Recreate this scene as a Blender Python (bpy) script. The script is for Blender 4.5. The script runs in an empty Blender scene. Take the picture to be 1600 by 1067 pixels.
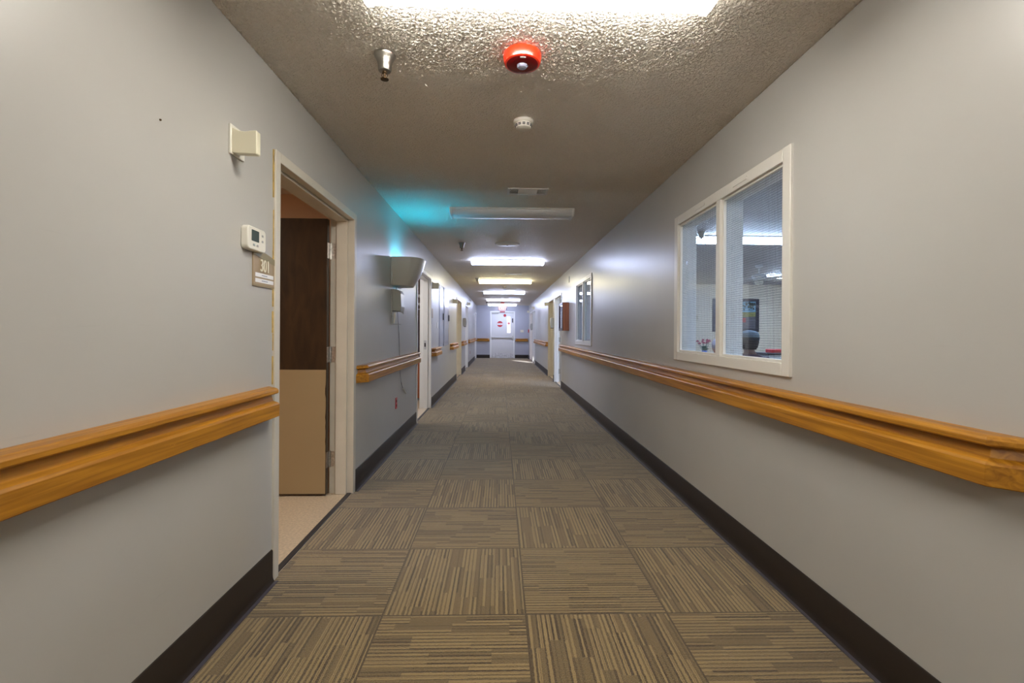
import bpy, bmesh, math, random
from mathutils import Vector, Matrix
random.seed(7)
PI = math.pi
SC = bpy.context.scene
COL = SC.collection

# ------------------------------------------------------------------ dimensions (metres)
XL, XR, H = -1.095, 1.344, 2.453          # corridor: left wall, right wall, ceiling
YB, YE = -4.0, 21.7                       # corridor: wall behind, end wall
TL, TR = 0.155, 0.118                     # wall thicknesses
RZ0, RZ1 = 0.812, 0.945                   # handrail

# ------------------------------------------------------------------ materials
def nt(m):
    m.use_nodes = True
    return m.node_tree, m.node_tree.nodes, m.node_tree.links

def mat(name, col, rough=.5, metal=0., spec=.5, bump=None, coat=0., emit=None, estr=0., vary=None):
    """principled material; bump=(scale, strength, distance); vary=(scale, amount) mottles the colour"""
    m = bpy.data.materials.new(name)
    t, N, L = nt(m)
    b = N['Principled BSDF']
    b.inputs['Base Color'].default_value = (*col, 1)
    b.inputs['Roughness'].default_value = rough
    b.inputs['Metallic'].default_value = metal
    b.inputs['Specular IOR Level'].default_value = spec
    b.inputs['Coat Weight'].default_value = coat
    if emit:
        b.inputs['Emission Color'].default_value = (*emit, 1)
        b.inputs['Emission Strength'].default_value = estr
    if bump or vary:
        tc = N.new('ShaderNodeTexCoord')
    if bump:
        n = N.new('ShaderNodeTexNoise'); n.inputs['Scale'].default_value = bump[0]; n.inputs['Detail'].default_value = 3
        L.new(tc.outputs['Object'], n.inputs['Vector'])
        bp = N.new('ShaderNodeBump'); bp.inputs['Strength'].default_value = bump[1]; bp.inputs['Distance'].default_value = bump[2]
        L.new(n.outputs['Fac'], bp.inputs['Height']); L.new(bp.outputs['Normal'], b.inputs['Normal'])
    if vary:
        n = N.new('ShaderNodeTexNoise'); n.inputs['Scale'].default_value = vary[0]; n.inputs['Detail'].default_value = 4
        L.new(tc.outputs['Object'], n.inputs['Vector'])
        r = N.new('ShaderNodeValToRGB')
        a = vary[1]
        r.color_ramp.elements[0].position = .3; r.color_ramp.elements[1].position = .7
        r.color_ramp.elements[0].color = (*[c * (1 - a) for c in col], 1)
        r.color_ramp.elements[1].color = (*[min(1, c * (1 + a)) for c in col], 1)
        L.new(n.outputs['Fac'], r.inputs['Fac']); L.new(r.outputs['Color'], b.inputs['Base Color'])
    return m

def wood(name, dark, light, rough=.38, scale=(1.2, 34, 34), axis='Y', coat=.15, bump=.15):
    m = bpy.data.materials.new(name)
    t, N, L = nt(m); b = N['Principled BSDF']
    tc = N.new('ShaderNodeTexCoord'); mp = N.new('ShaderNodeMapping')
    s = {'X': scale, 'Y': (scale[1], scale[0], scale[2]), 'Z': (scale[1], scale[2], scale[0])}[axis]
    mp.inputs['Scale'].default_value = s
    L.new(tc.outputs['Object'], mp.inputs['Vector'])
    n = N.new('ShaderNodeTexNoise'); n.inputs['Scale'].default_value = 1.6; n.inputs['Detail'].default_value = 6; n.inputs['Distortion'].default_value = .8
    L.new(mp.outputs['Vector'], n.inputs['Vector'])
    r = N.new('ShaderNodeValToRGB'); r.color_ramp.elements[0].position = .34; r.color_ramp.elements[1].position = .68
    r.color_ramp.elements[0].color = (*dark, 1); r.color_ramp.elements[1].color = (*light, 1)
    L.new(n.outputs['Fac'], r.inputs['Fac'])
    # worn pale scuffs
    n2 = N.new('ShaderNodeTexNoise'); n2.inputs['Scale'].default_value = 9; n2.inputs['Detail'].default_value = 8; n2.inputs['Roughness'].default_value = .75
    mp2 = N.new('ShaderNodeMapping'); mp2.inputs['Scale'].default_value = {'X': (1, 5, 5), 'Y': (5, 1, 5), 'Z': (5, 5, 1)}[axis]
    L.new(tc.outputs['Object'], mp2.inputs['Vector']); L.new(mp2.outputs['Vector'], n2.inputs['Vector'])
    r2 = N.new('ShaderNodeValToRGB'); r2.color_ramp.elements[0].position = .63; r2.color_ramp.elements[1].position = .74
    L.new(n2.outputs['Fac'], r2.inputs['Fac'])
    mx = N.new('ShaderNodeMixRGB'); mx.inputs[2].default_value = (*[min(1, c * 1.45 + .03) for c in light], 1)
    ml = N.new('ShaderNodeMath'); ml.operation = 'MULTIPLY'; ml.inputs[1].default_value = .45
    L.new(r2.outputs['Color'], ml.inputs[0]); L.new(ml.outputs[0], mx.inputs[0]); L.new(r.outputs['Color'], mx.inputs[1])
    L.new(mx.outputs['Color'], b.inputs['Base Color'])
    b.inputs['Roughness'].default_value = rough; b.inputs['Coat Weight'].default_value = coat; b.inputs['Coat Roughness'].default_value = .3
    bp = N.new('ShaderNodeBump'); bp.inputs['Strength'].default_value = bump; bp.inputs['Distance'].default_value = .001
    L.new(n.outputs['Fac'], bp.inputs['Height']); L.new(bp.outputs['Normal'], b.inputs['Normal'])
    return m

def glow(name, col, s):
    m = bpy.data.materials.new(name); t, N, L = nt(m)
    b = N['Principled BSDF']; b.inputs['Base Color'].default_value = (.85, .85, .85, 1); b.inputs['Roughness'].default_value = .35
    b.inputs['Emission Color'].default_value = (*col, 1); b.inputs['Emission Strength'].default_value = s
    return m

def glass(name, tint=(.93, .96, .97), ior=1.5):
    m = bpy.data.materials.new(name); t, N, L = nt(m)
    N.remove(N['Principled BSDF']); out = N['Material Output']
    tr = N.new('ShaderNodeBsdfTransparent'); tr.inputs['Color'].default_value = (*tint, 1)
    gl = N.new('ShaderNodeBsdfGlossy'); gl.inputs['Roughness'].default_value = .02
    fr = N.new('ShaderNodeFresnel'); fr.inputs['IOR'].default_value = ior
    mx = N.new('ShaderNodeMixShader')
    ge = N.new('ShaderNodeNewGeometry'); mi = N.new('ShaderNodeMapRange')     # same reflectance on both faces of the sheet
    mi.inputs['To Min'].default_value = ior; mi.inputs['To Max'].default_value = 1 / ior
    L.new(ge.outputs['Backfacing'], mi.inputs['Value']); L.new(mi.outputs[0], fr.inputs['IOR'])
    L.new(fr.outputs[0], mx.inputs[0]); L.new(tr.outputs[0], mx.inputs[1]); L.new(gl.outputs[0], mx.inputs[2]); L.new(mx.outputs[0], out.inputs['Surface'])
    return m

def wall_paint(name, col, rough):
    m = bpy.data.materials.new(name); t, N, L = nt(m); b = N['Principled BSDF']
    g = N.new('ShaderNodeNewGeometry')
    n = N.new('ShaderNodeTexNoise'); n.inputs['Scale'].default_value = 1.3; n.inputs['Detail'].default_value = 5
    L.new(g.outputs['Position'], n.inputs['Vector'])
    r = N.new('ShaderNodeValToRGB'); r.color_ramp.elements[0].position = .3; r.color_ramp.elements[1].position = .7
    r.color_ramp.elements[0].color = (*[c * .96 for c in col], 1); r.color_ramp.elements[1].color = (*[c * 1.03 for c in col], 1)
    L.new(n.outputs['Fac'], r.inputs['Fac'])
    # long faint scuffs running along the wall
    mp = N.new('ShaderNodeMapping'); mp.inputs['Scale'].default_value = (6, 1.6, 30); mp.inputs['Rotation'].default_value = (.12, 0, 0)
    L.new(g.outputs['Position'], mp.inputs['Vector'])
    n2 = N.new('ShaderNodeTexNoise'); n2.inputs['Scale'].default_value = 2.2; n2.inputs['Detail'].default_value = 4
    L.new(mp.outputs['Vector'], n2.inputs['Vector'])
    r2 = N.new('ShaderNodeValToRGB'); r2.color_ramp.elements[0].position = .70; r2.color_ramp.elements[1].position = .78
    L.new(n2.outputs['Fac'], r2.inputs['Fac'])
    ml = N.new('ShaderNodeMath'); ml.operation = 'MULTIPLY'; ml.inputs[1].default_value = .10; L.new(r2.outputs['Color'], ml.inputs[0])
    mx = N.new('ShaderNodeMixRGB'); mx.inputs[2].default_value = (*[c * .6 for c in col], 1)
    L.new(ml.outputs[0], mx.inputs[0]); L.new(r.outputs['Color'], mx.inputs[1]); L.new(mx.outputs['Color'], b.inputs['Base Color'])
    b.inputs['Roughness'].default_value = rough
    n3 = N.new('ShaderNodeTexNoise'); n3.inputs['Scale'].default_value = 55; n3.inputs['Detail'].default_value = 3
    L.new(g.outputs['Position'], n3.inputs['Vector'])
    bp = N.new('ShaderNodeBump'); bp.inputs['Strength'].default_value = .10; bp.inputs['Distance'].default_value = .0015
    L.new(n3.outputs['Fac'], bp.inputs['Height']); L.new(bp.outputs['Normal'], b.inputs['Normal'])
    return m

def popcorn(name, col, dist=.012):
    m = bpy.data.materials.new(name); t, N, L = nt(m); b = N['Principled BSDF']
    g = N.new('ShaderNodeNewGeometry')
    n = N.new('ShaderNodeTexNoise'); n.inputs['Scale'].default_value = 62; n.inputs['Detail'].default_value = 3; n.inputs['Roughness'].default_value = .55; n.inputs['Distortion'].default_value = .6
    L.new(g.outputs['Position'], n.inputs['Vector'])
    r = N.new('ShaderNodeValToRGB'); r.color_ramp.elements[0].position = .36; r.color_ramp.elements[1].position = .66
    L.new(n.outputs['Fac'], r.inputs['Fac'])
    bp = N.new('ShaderNodeBump'); bp.inputs['Strength'].default_value = .85; bp.inputs['Distance'].default_value = dist
    L.new(r.outputs['Color'], bp.inputs['Height']); L.new(bp.outputs['Normal'], b.inputs['Normal'])
    n2 = N.new('ShaderNodeTexNoise'); n2.inputs['Scale'].default_value = .9; n2.inputs['Detail'].default_value = 4
    L.new(g.outputs['Position'], n2.inputs['Vector'])
    r2 = N.new('ShaderNodeValToRGB'); r2.color_ramp.elements[0].color = (*[c * .94 for c in col], 1); r2.color_ramp.elements[1].color = (*[c * 1.05 for c in col], 1)
    L.new(n2.outputs['Fac'], r2.inputs['Fac'])
    L.new(r2.outputs['Color'], b.inputs['Base Color'])
    b.inputs['Roughness'].default_value = .58; b.inputs['Specular IOR Level'].default_value = .45
    return m

def carpet(name, light, dark):
    m = bpy.data.materials.new(name); t, N, L = nt(m); b = N['Principled BSDF']
    def M(op, a, c=None, d=None):
        n = N.new('ShaderNodeMath'); n.operation = op
        for i, v in enumerate((a, c, d)):
            if v is None: continue
            if isinstance(v, (int, float)): n.inputs[i].default_value = v
            else: L.new(v, n.inputs[i])
        return n.outputs[0]
    g = N.new('ShaderNodeNewGeometry'); sp = N.new('ShaderNodeSeparateXYZ'); L.new(g.outputs['Position'], sp.inputs[0])
    TS = .61
    x = M('DIVIDE', M('SUBTRACT', sp.outputs[0], .118), TS); y = M('DIVIDE', M('SUBTRACT', sp.outputs[1], 1.993), TS)
    tx = M('FLOOR', x); ty = M('FLOOR', y); fx = M('SUBTRACT', x, tx); fy = M('SUBTRACT', y, ty)
    par = M('FLOORED_MODULO', M('ADD', tx, ty), 2)
    mixf = lambda a, c: M('ADD', M('MULTIPLY', a, par), M('MULTIPLY', c, M('SUBTRACT', 1, par)))
    u = mixf(fx, fy); v = mixf(fy, fx)
    tile = M('ADD', M('MULTIPLY', tx, 17.3), M('MULTIPLY', ty, 5.7))
    def wn(a, c, d):
        cx = N.new('ShaderNodeCombineXYZ')
        for i, q in enumerate((a, c, d)):
            if isinstance(q, (int, float)): cx.inputs[i].default_value = q
            else: L.new(q, cx.inputs[i])
        w = N.new('ShaderNodeTexWhiteNoise'); L.new(cx.outputs[0], w.inputs['Vector']); return w.outputs['Value']
    # gentle wobble so that the tufts are not ruled lines
    nz = N.new('ShaderNodeTexNoise'); nz.inputs['Scale'].default_value = 60; L.new(g.outputs['Position'], nz.inputs['Vector'])
    uw = M('ADD', u, M('MULTIPLY', M('SUBTRACT', nz.outputs['Fac'], .5), .010))
    fu = M('MULTIPLY', uw, 31)
    si = M('FLOOR', fu)
    grp = M('FLOOR', M('MULTIPLY', uw, 7.75))
    seg = M('FLOOR', M('ADD', M('MULTIPLY', v, 2.6), wn(grp, tile, 3.1)))
    rnd = wn(si, seg, tile)
    wid = M('ADD', M('MULTIPLY', wn(si, seg, M('ADD', tile, 40)), .25), .34)
    lane = M('LESS_THAN', M('SUBTRACT', fu, si), wid)
    fill = M('GREATER_THAN', rnd, .74)
    mid = M('MULTIPLY', M('GREATER_THAN', rnd, .45), M('LESS_THAN', M('ABSOLUTE', M('SUBTRACT', M('SUBTRACT', fu, si), .76)), .07))
    fac = M('MAXIMUM', M('MULTIPLY', lane, M('ADD', M('MULTIPLY', wn(si, seg, M('ADD', tile, 77)), .5), .5)), M('MAXIMUM', M('MULTIPLY', fill, .55), M('MULTIPLY', mid, .5)))
    edge = M('LESS_THAN', M('MINIMUM', M('MINIMUM', fx, M('SUBTRACT', 1, fx)), M('MINIMUM', fy, M('SUBTRACT', 1, fy))), .006)
    fac = M('MAXIMUM', fac, M('MULTIPLY', edge, .95))
    nf = N.new('ShaderNodeTexNoise'); nf.inputs['Scale'].default_value = 260; nf.inputs['Detail'].default_value = 2; L.new(g.outputs['Position'], nf.inputs['Vector'])
    fac = M('ADD', fac, M('MULTIPLY', M('SUBTRACT', nf.outputs['Fac'], .5), 1.5))
    mx = N.new('ShaderNodeMixRGB'); mx.use_clamp = True
    L.new(fac, mx.inputs[0]); mx.inputs[1].default_value = (*light, 1); mx.inputs[2].default_value = (*dark, 1)
    # worn middle of the walkway and soil
    nw = N.new('ShaderNodeTexNoise'); nw.inputs['Scale'].default_value = 1.1; nw.inputs['Detail'].default_value = 5; L.new(g.outputs['Position'], nw.inputs['Vector'])
    tv = M('ADD', M('MULTIPLY', wn(tile, 9.0, 2.0), .10), .95)
    tone = M('MULTIPLY', tv, M('ADD', M('MULTIPLY', nw.outputs['Fac'], .24), .88))
    hs = N.new('ShaderNodeHueSaturation'); L.new(tone, hs.inputs['Value']); L.new(mx.outputs['Color'], hs.inputs['Color'])
    L.new(hs.outputs['Color'], b.inputs['Base Color'])
    b.inputs['Roughness'].default_value = .95; b.inputs['Specular IOR Level'].default_value = .25
    b.inputs['Sheen Weight'].default_value = .4; b.inputs['Sheen Roughness'].default_value = .5
    bp = N.new('ShaderNodeBump'); bp.inputs['Strength'].default_value = .6; bp.inputs['Distance'].default_value = .004
    inv = M('SUBTRACT', 1, fac); L.new(inv, bp.inputs['Height']); L.new(bp.outputs['Normal'], b.inputs['Normal'])
    return m

def vinyl(name, col):
    m = mat(name, col, .4, vary=(70, .16)); return m

MT = {}
MT['wall'] = wall_paint('grey satin wall paint', (.48, .472, .452), .34)
MT['wall_end'] = wall_paint('lavender grey wall paint', (.44, .45, .51), .4)
MT['ceiling'] = popcorn('taupe popcorn ceiling', (.92, .86, .775))
MT['carpet'] = carpet('striped carpet tile', (.315, .222, .094), (.050, .026, .006))
MT['base'] = mat('dark brown rubber cove base', (.020, .013, .009), .48, bump=(30, .1, .002))
MT['toe'] = mat('grey violet toe strip', (.075, .068, .085), .45)
MT['oak'] = wood('honey oak', (.27, .102, .006), (.54, .245, .019), rough=.42, coat=.05)
MT['frame'] = mat('chipped cream paint', (.61, .575, .50), .38, vary=(6, .05), bump=(40, .12, .002))
MT['white'] = mat('white painted steel', (.80, .80, .80), .35, bump=(25, .05, .001))
MT['windowframe'] = mat('white painted timber', (.74, .72, .67), .35, bump=(30, .1, .002))
MT['plastic'] = mat('off white plastic', (.80, .78, .70), .4)
MT['plastic_yellow'] = mat('aged ivory plastic', (.74, .70, .54), .4)
MT['plastic_grey'] = mat('grey plastic', (.42, .42, .40), .35)
MT['dark'] = mat('dark grey plastic', (.03, .03, .035), .4)
MT['black'] = mat('black', (.008, .008, .008), .5)
MT['chrome'] = mat('brushed nickel', (.42, .40, .36), .34, metal=1)
MT['steel'] = mat('stainless steel', (.62, .62, .64), .28, metal=1)
MT['hinge'] = mat('worn steel hinge', (.55, .53, .50), .35, metal=.9, vary=(60, .3))
MT['bronze'] = mat('dark bronze', (.10, .06, .03), .35, metal=.8)
MT['walnut'] = wood('dark walnut', (.014, .0065, .0025), (.042, .020, .007), rough=.35, axis='Z', scale=(2.2, 9, 9))
MT['tan'] = mat('tan laminate', (.335, .245, .135), .45, vary=(2, .03))
MT['redwood'] = wood('red brown wood', (.22, .066, .026), (.34, .115, .045), axis='Z')
MT['orange_wood'] = wood('orange brown wood', (.30, .075, .020), (.40, .11, .03), axis='Z')
MT['peach'] = mat('peach wall paint', (.70, .50, .36), .6)
MT['cream'] = mat('cream wall paint', (.62, .56, .45), .6)
MT['vinyl'] = vinyl('beige speckled vinyl', (.60, .49, .36))
MT['red'] = mat('signal red plastic', (.80, .035, .008), .3, coat=.3)
MT['red_dark'] = mat('dark red lens', (.20, .006, .008), .15)
MT['redpaint'] = mat('red sticker', (.55, .03, .04), .4)
MT['sticker_white'] = mat('white sticker', (.85, .85, .87), .4)
MT['strobe'] = mat('clear strobe lens', (.42, .42, .58), .25, metal=.5)
MT['gold'] = mat('champagne sign plate', (.42, .315, .19), .38, metal=.25, bump=(220, .2, .0008))
MT['gold_band'] = mat('olive gold band', (.30, .25, .13), .35, metal=.3)
MT['ivory'] = mat('ivory numerals', (.85, .80, .66), .4)
MT['ink'] = mat('blue grey ink', (.25, .27, .38), .6)
MT['lens_off'] = mat('unlit acrylic lens', (.72, .74, .78), .22)
MT['lamp_neutral'] = glow('lit acrylic neutral', (1, .95, .86), 15)
MT['lamp_cool'] = glow('lit acrylic cool', (.62, .70, 1.0), 17)
MT['lamp_yellow'] = glow('lit acrylic yellow', (1, .90, .56), 12)
MT['lamp_lounge'] = glow('lit acrylic lounge', (.56, .71, 1.0), 46)
for k_, c_, s_ in (('neutral', (1, .95, .86), 5), ('cool', (.62, .70, 1.0), 4.5), ('yellow', (1, .90, .56), 4), ('lounge', (.56, .71, 1.0), 8)): MT['cap_' + k_] = glow('translucent cap ' + k_, c_, s_); MT['side_' + k_] = glow('lens flank ' + k_, c_, s_ * (5.4 if k_ == 'neutral' else 4.4))
MT['uv'] = glow('cyan insect tube', (.0, .50, .80), 46)
MT['exit'] = glow('exit letters lit', (1, .16, .05), 1.2)
MT['exit_face'] = glow('exit face lit', (1, .5, .4), .16); MT['exit_face'].node_tree.nodes['Principled BSDF'].inputs['Base Color'].default_value = (.70, .42, .36, 1)
MT['screen'] = glow('television picture', (.10, .16, 1.0), 1.6)
MT['lcd'] = mat('grey green display', (.06, .085, .08), .2)
MT['glass'] = glass('clear glass')
MT['wire'] = mat('wire in glass', (.05, .055, .07), .5)
MT['doorwhite'] = mat('pale grey door paint', (.72, .72, .72), .35)
MT['panelgrey'] = mat('blue grey steel panel', (.36, .38, .44), .24, spec=.6)
MT['cord'] = mat('grey cord', (.16, .16, .17), .5)
MT['knit'] = mat('grey wool cap', (.13, .19, .24), .9, bump=(80, .3, .003))
MT['cap_band'] = mat('dark cap band', (.03, .04, .05), .9)
MT['skin'] = mat('skin', (.20, .11, .085), .5)
MT['skin_pale'] = mat('pale skin', (.50, .32, .26), .5)
MT['shirt'] = mat('plum shirt', (.10, .055, .075), .9)
MT['shirt_b'] = mat('maroon cardigan', (.20, .07, .06), .9)
MT['trouser'] = mat('charcoal trousers', (.04, .04, .05), .9)
MT['hair_grey'] = mat('grey hair', (.36, .33, .40), .7, bump=(120, .5, .004))
MT['hair_dark'] = mat('dark hair', (.02, .015, .014), .7)
MT['leaf'] = mat('leaf green', (.03, .10, .05), .6)
MT['petal'] = mat('dark red petals', (.30, .015, .05), .6)
MT['blue'] = mat('blue glaze', (.05, .16, .62), .3)
MT['paint_sky'] = mat('painted sky', (.14, .30, .42), .5, vary=(7, .3))
MT['paint_field'] = mat('painted field', (.20, .20, .06), .5, vary=(12, .2))
MT['paint_dark'] = mat('painted foliage', (.025, .045, .03), .5)
MT['paint_red'] = mat('painted red barn', (.40, .03, .03), .5)
MT['paint_ground'] = mat('painted ground', (.08, .08, .10), .5, vary=(9, .3))
MT['pictureframe'] = mat('dark picture frame', (.025, .022, .035), .35)
MT['robe'] = mat('pale lavender cloth', (.62, .60, .70), .9, bump=(25, .4, .01), vary=(14, .25))
MT['mauve'] = mat('mauve brown board', (.19, .13, .12), .5)
MT['salonceil'] = popcorn('grey popcorn ceiling', (.44, .44, .46), .012)
MT['pale'] = mat('pale grey enamel', (.62, .66, .70), .4)
MT['yellow'] = mat('yellow card', (.7, .5, .05), .5)

# ------------------------------------------------------------------ mesh builder
class MB:
    def __init__(s):
        s.v = []; s.f = []; s.m = []
    def quad(s, pts, mi=0):
        i = len(s.v); s.v += [tuple(p) for p in pts]; s.f.append(tuple(range(i, i + len(pts)))); s.m.append(mi)
    def box(s, x0, x1, y0, y1, z0, z1, mi=0):
        x0, x1 = min(x0, x1), max(x0, x1); y0, y1 = min(y0, y1), max(y0, y1); z0, z1 = min(z0, z1), max(z0, z1)
        i = len(s.v)
        s.v += [(x0, y0, z0), (x1, y0, z0), (x1, y1, z0), (x0, y1, z0), (x0, y0, z1), (x1, y0, z1), (x1, y1, z1), (x0, y1, z1)]
        for f in ((0, 3, 2, 1), (4, 5, 6, 7), (0, 1, 5, 4), (1, 2, 6, 5), (2, 3, 7, 6), (3, 0, 4, 7)):
            s.f.append(tuple(i + k for k in f)); s.m.append(mi)
        return s
    def rings(s, rings, mi=0, caps=True, closed=True):
        """loft equal-length rings of points"""
        i = len(s.v); n = len(rings[0])
        for r in rings: s.v += [tuple(p) for p in r]
        for a in range(len(rings) - 1):
            for k in range(n if closed else n - 1):
                k2 = (k + 1) % n
                s.f.append((i + a * n + k, i + a * n + k2, i + (a + 1) * n + k2, i + (a + 1) * n + k)); s.m.append(mi)
        if caps:
            s.f.append(tuple(i + k for k in range(n))[::-1]); s.m.append(mi)
            b = i + (len(rings) - 1) * n
            s.f.append(tuple(b + k for k in range(n))); s.m.append(mi)
        return s
    def lathe(s, prof, seg=28, c=(0, 0, 0), mi=0, axis='Z', caps=True):
        R = []
        for r, h in prof:
            ring = []
            for k in range(seg):
                a = 2 * PI * k / seg
                p = (r * math.cos(a), r * math.sin(a), h)
                if axis == 'X': p = (h, r * math.cos(a), r * math.sin(a))
                if axis == 'Y': p = (r * math.sin(a), h, r * math.cos(a))
                ring.append((c[0] + p[0], c[1] + p[1], c[2] + p[2]))
            R.append(ring)
        return s.rings(R, mi, caps)
    def prism(s, poly, h0, h1, axis='X', mi=0):
        """extrude a 2-D polygon: axis X -> (y,z), Y -> (x,z), Z -> (x,y)"""
        def P(p, h): return {'X': (h, p[0], p[1]), 'Y': (p[0], h, p[1]), 'Z': (p[0], p[1], h)}[axis]
        return s.rings([[P(p, h0) for p in poly], [P(p, h1) for p in poly]], mi)
    def tube(s, pts, r, seg=8, mi=0):
        pts = [Vector(p) for p in pts]; R = []
        for i, p in enumerate(pts):
            d = (pts[min(i + 1, len(pts) - 1)] - pts[max(i - 1, 0)]).normalized()
            a = d.orthogonal().normalized() if abs(d.z) > .9 else d.cross(Vector((0, 0, 1))).normalized()
            b = d.cross(a).normalized()
            rr = r[i] if isinstance(r, (list, tuple)) else r
            R.append([p + a * rr * math.cos(2 * PI * k / seg) + b * rr * math.sin(2 * PI * k / seg) for k in range(seg)])
        return s.rings(R, mi)
    def ball(s, c, r, seg=14, rows=9, mi=0):
        if isinstance(r, (int, float)): r = (r, r, r)
        R = []
        for j in range(rows + 1):
            t = -PI / 2 + PI * (j / rows) * .998 + .001
            R.append([(c[0] + r[0] * math.cos(t) * math.cos(2 * PI * k / seg), c[1] + r[1] * math.cos(t) * math.sin(2 * PI * k / seg), c[2] + r[2] * math.sin(t)) for k in range(seg)])
        return s.rings(R, mi)
    def build(s, name, mats, parent=None, bevel=0, smooth=False, segs=2, flat=False):
        me = bpy.data.meshes.new(name); me.from_pydata(s.v, [], s.f)
        if not isinstance(mats, (list, tuple)): mats = [mats]
        for m in mats: me.materials.append(m)
        for p, k in zip(me.polygons, s.m): p.material_index = k
        bm = bmesh.new(); bm.from_mesh(me); bmesh.ops.recalc_face_normals(bm, faces=bm.faces); bm.to_mesh(me); bm.free()
        o = bpy.data.objects.new(name, me); COL.objects.link(o)
        if smooth:
            for p in me.polygons: p.use_smooth = True
            me.set_sharp_from_angle(angle=math.radians(32))
        if bevel:
            b = o.modifiers.new('Bevel', 'BEVEL'); b.width = bevel; b.segments = segs; b.limit_method = 'ANGLE'; b.angle_limit = math.radians(40)
            if flat: b.angle_limit = math.radians(12); b.harden_normals = True
            for p in me.polygons: p.use_smooth = True
            me.set_sharp_from_angle(angle=math.radians(12 if flat else 38))
        if parent: o.parent = parent
        return o

def tag(o, label=None, cat=None, group=None, kind=None):
    if label: o['label'] = label
    if cat: o['category'] = cat
    if group: o['group'] = group
    if kind: o['kind'] = kind
    return o

def empty(name, loc, rz=0, label=None, cat=None, group=None, kind=None):
    o = bpy.data.objects.new(name, None); COL.objects.link(o)
    o.empty_display_size = .05; o.location = loc; o.rotation_euler = (0, 0, rz)
    return tag(o, label, cat, group, kind)

KIDS = {}
def kids(o): return [c for c in bpy.data.objects if c.parent == o]
def dup(o, loc, rz=None, label=None, group=None, parent=None):
    c = o.copy(); COL.objects.link(c)
    if parent is None:
        c.location = loc
        if rz is not None: c.rotation_euler = (0, 0, rz)
        if label: c['label'] = label
        if group: c['group'] = group
    else: c.parent = parent
    for k in kids(o): dup(k, None, parent=c)
    return c

def text_mesh(txt, size, depth, name, material, parent, loc, rot, sx=1.0, align='CENTER'):
    cu = bpy.data.curves.new(name, 'FONT'); cu.body = txt; cu.size = size; cu.extrude = depth; cu.align_x = align; cu.align_y = 'CENTER'
    o = bpy.data.objects.new(name, cu); COL.objects.link(o)
    dg = bpy.context.evaluated_depsgraph_get(); me = bpy.data.meshes.new_from_object(o.evaluated_get(dg))
    bpy.data.objects.remove(o); bpy.data.curves.remove(cu)
    me.materials.clear(); me.materials.append(material)
    t = bpy.data.objects.new(name, me); COL.objects.link(t); t.location = loc; t.rotation_euler = rot; t.scale = (sx, 1, 1)
    if parent: t.parent = parent
    return t

def cells(name, fixed, x0, x1, r0, r1, z0, z1, holes, material, kind='structure'):
    """a solid wall with rectangular openings. fixed='X': slab between x0..x1 running over y r0..r1; 'Y': slab between y x0..x1 running over x"""
    us = sorted({r0, r1, *[h[0] for h in holes], *[h[1] for h in holes]}); vs = sorted({z0, z1, *[h[2] for h in holes], *[h[3] for h in holes]})
    us = [u for u in us if r0 <= u <= r1]; vs = [v for v in vs if z0 <= v <= z1]
    def solid(i, j):
        if i < 0 or j < 0 or i >= len(us) - 1 or j >= len(vs) - 1: return False
        a, b = (us[i] + us[i + 1]) / 2, (vs[j] + vs[j + 1]) / 2
        return not any(h[0] < a < h[1] and h[2] < b < h[3] for h in holes)
    m = MB()
    P = (lambda d, u, v: (d, u, v)) if fixed == 'X' else (lambda d, u, v: (u, d, v))
    for i in range(len(us) - 1):
        for j in range(len(vs) - 1):
            if not solid(i, j): continue
            a, b, c, d = us[i], us[i + 1], vs[j], vs[j + 1]
            for X in (x0, x1): m.quad([P(X, a, c), P(X, b, c), P(X, b, d), P(X, a, d)])
            if not solid(i - 1, j): m.quad([P(x0, a, c), P(x1, a, c), P(x1, a, d), P(x0, a, d)])
            if not solid(i + 1, j): m.quad([P(x0, b, c), P(x1, b, c), P(x1, b, d), P(x0, b, d)])
            if not solid(i, j - 1): m.quad([P(x0, a, c), P(x1, a, c), P(x1, b, c), P(x0, b, c)])
            if not solid(i, j + 1): m.quad([P(x0, a, d), P(x1, a, d), P(x1, b, d), P(x0, b, d)])
    me_v = {}
    # weld shared corners
    nv = []; idx = {}
    for k, p in enumerate(m.v):
        q = tuple(round(c, 5) for c in p)
        if q not in idx: idx[q] = len(nv); nv.append(q)
        me_v[k] = idx[q]
    m.f = [tuple(me_v[k] for k in f) for f in m.f]; m.v = nv
    return tag(m.build(name, material), kind=kind)

# ------------------------------------------------------------------ room shell
DL = [(2.276, 3.545), (6.14, 7.43), (11.80, 13.22), (14.78, 15.96), (20.42, 21.56)]      # left door frames (outer)
DR = [(10.146, 11.385), (11.59, 12.88), (17.66, 18.86), (19.25, 20.75)]                  # right door frames (outer)
DZ = 2.085
WIN = [(2.107, 3.53), (6.77, 8.20)]
WZ0, WZ1 = 1.008, 2.084
ED = (-.462, .705, 2.185)                                                               # end door frame outer x, top

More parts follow.
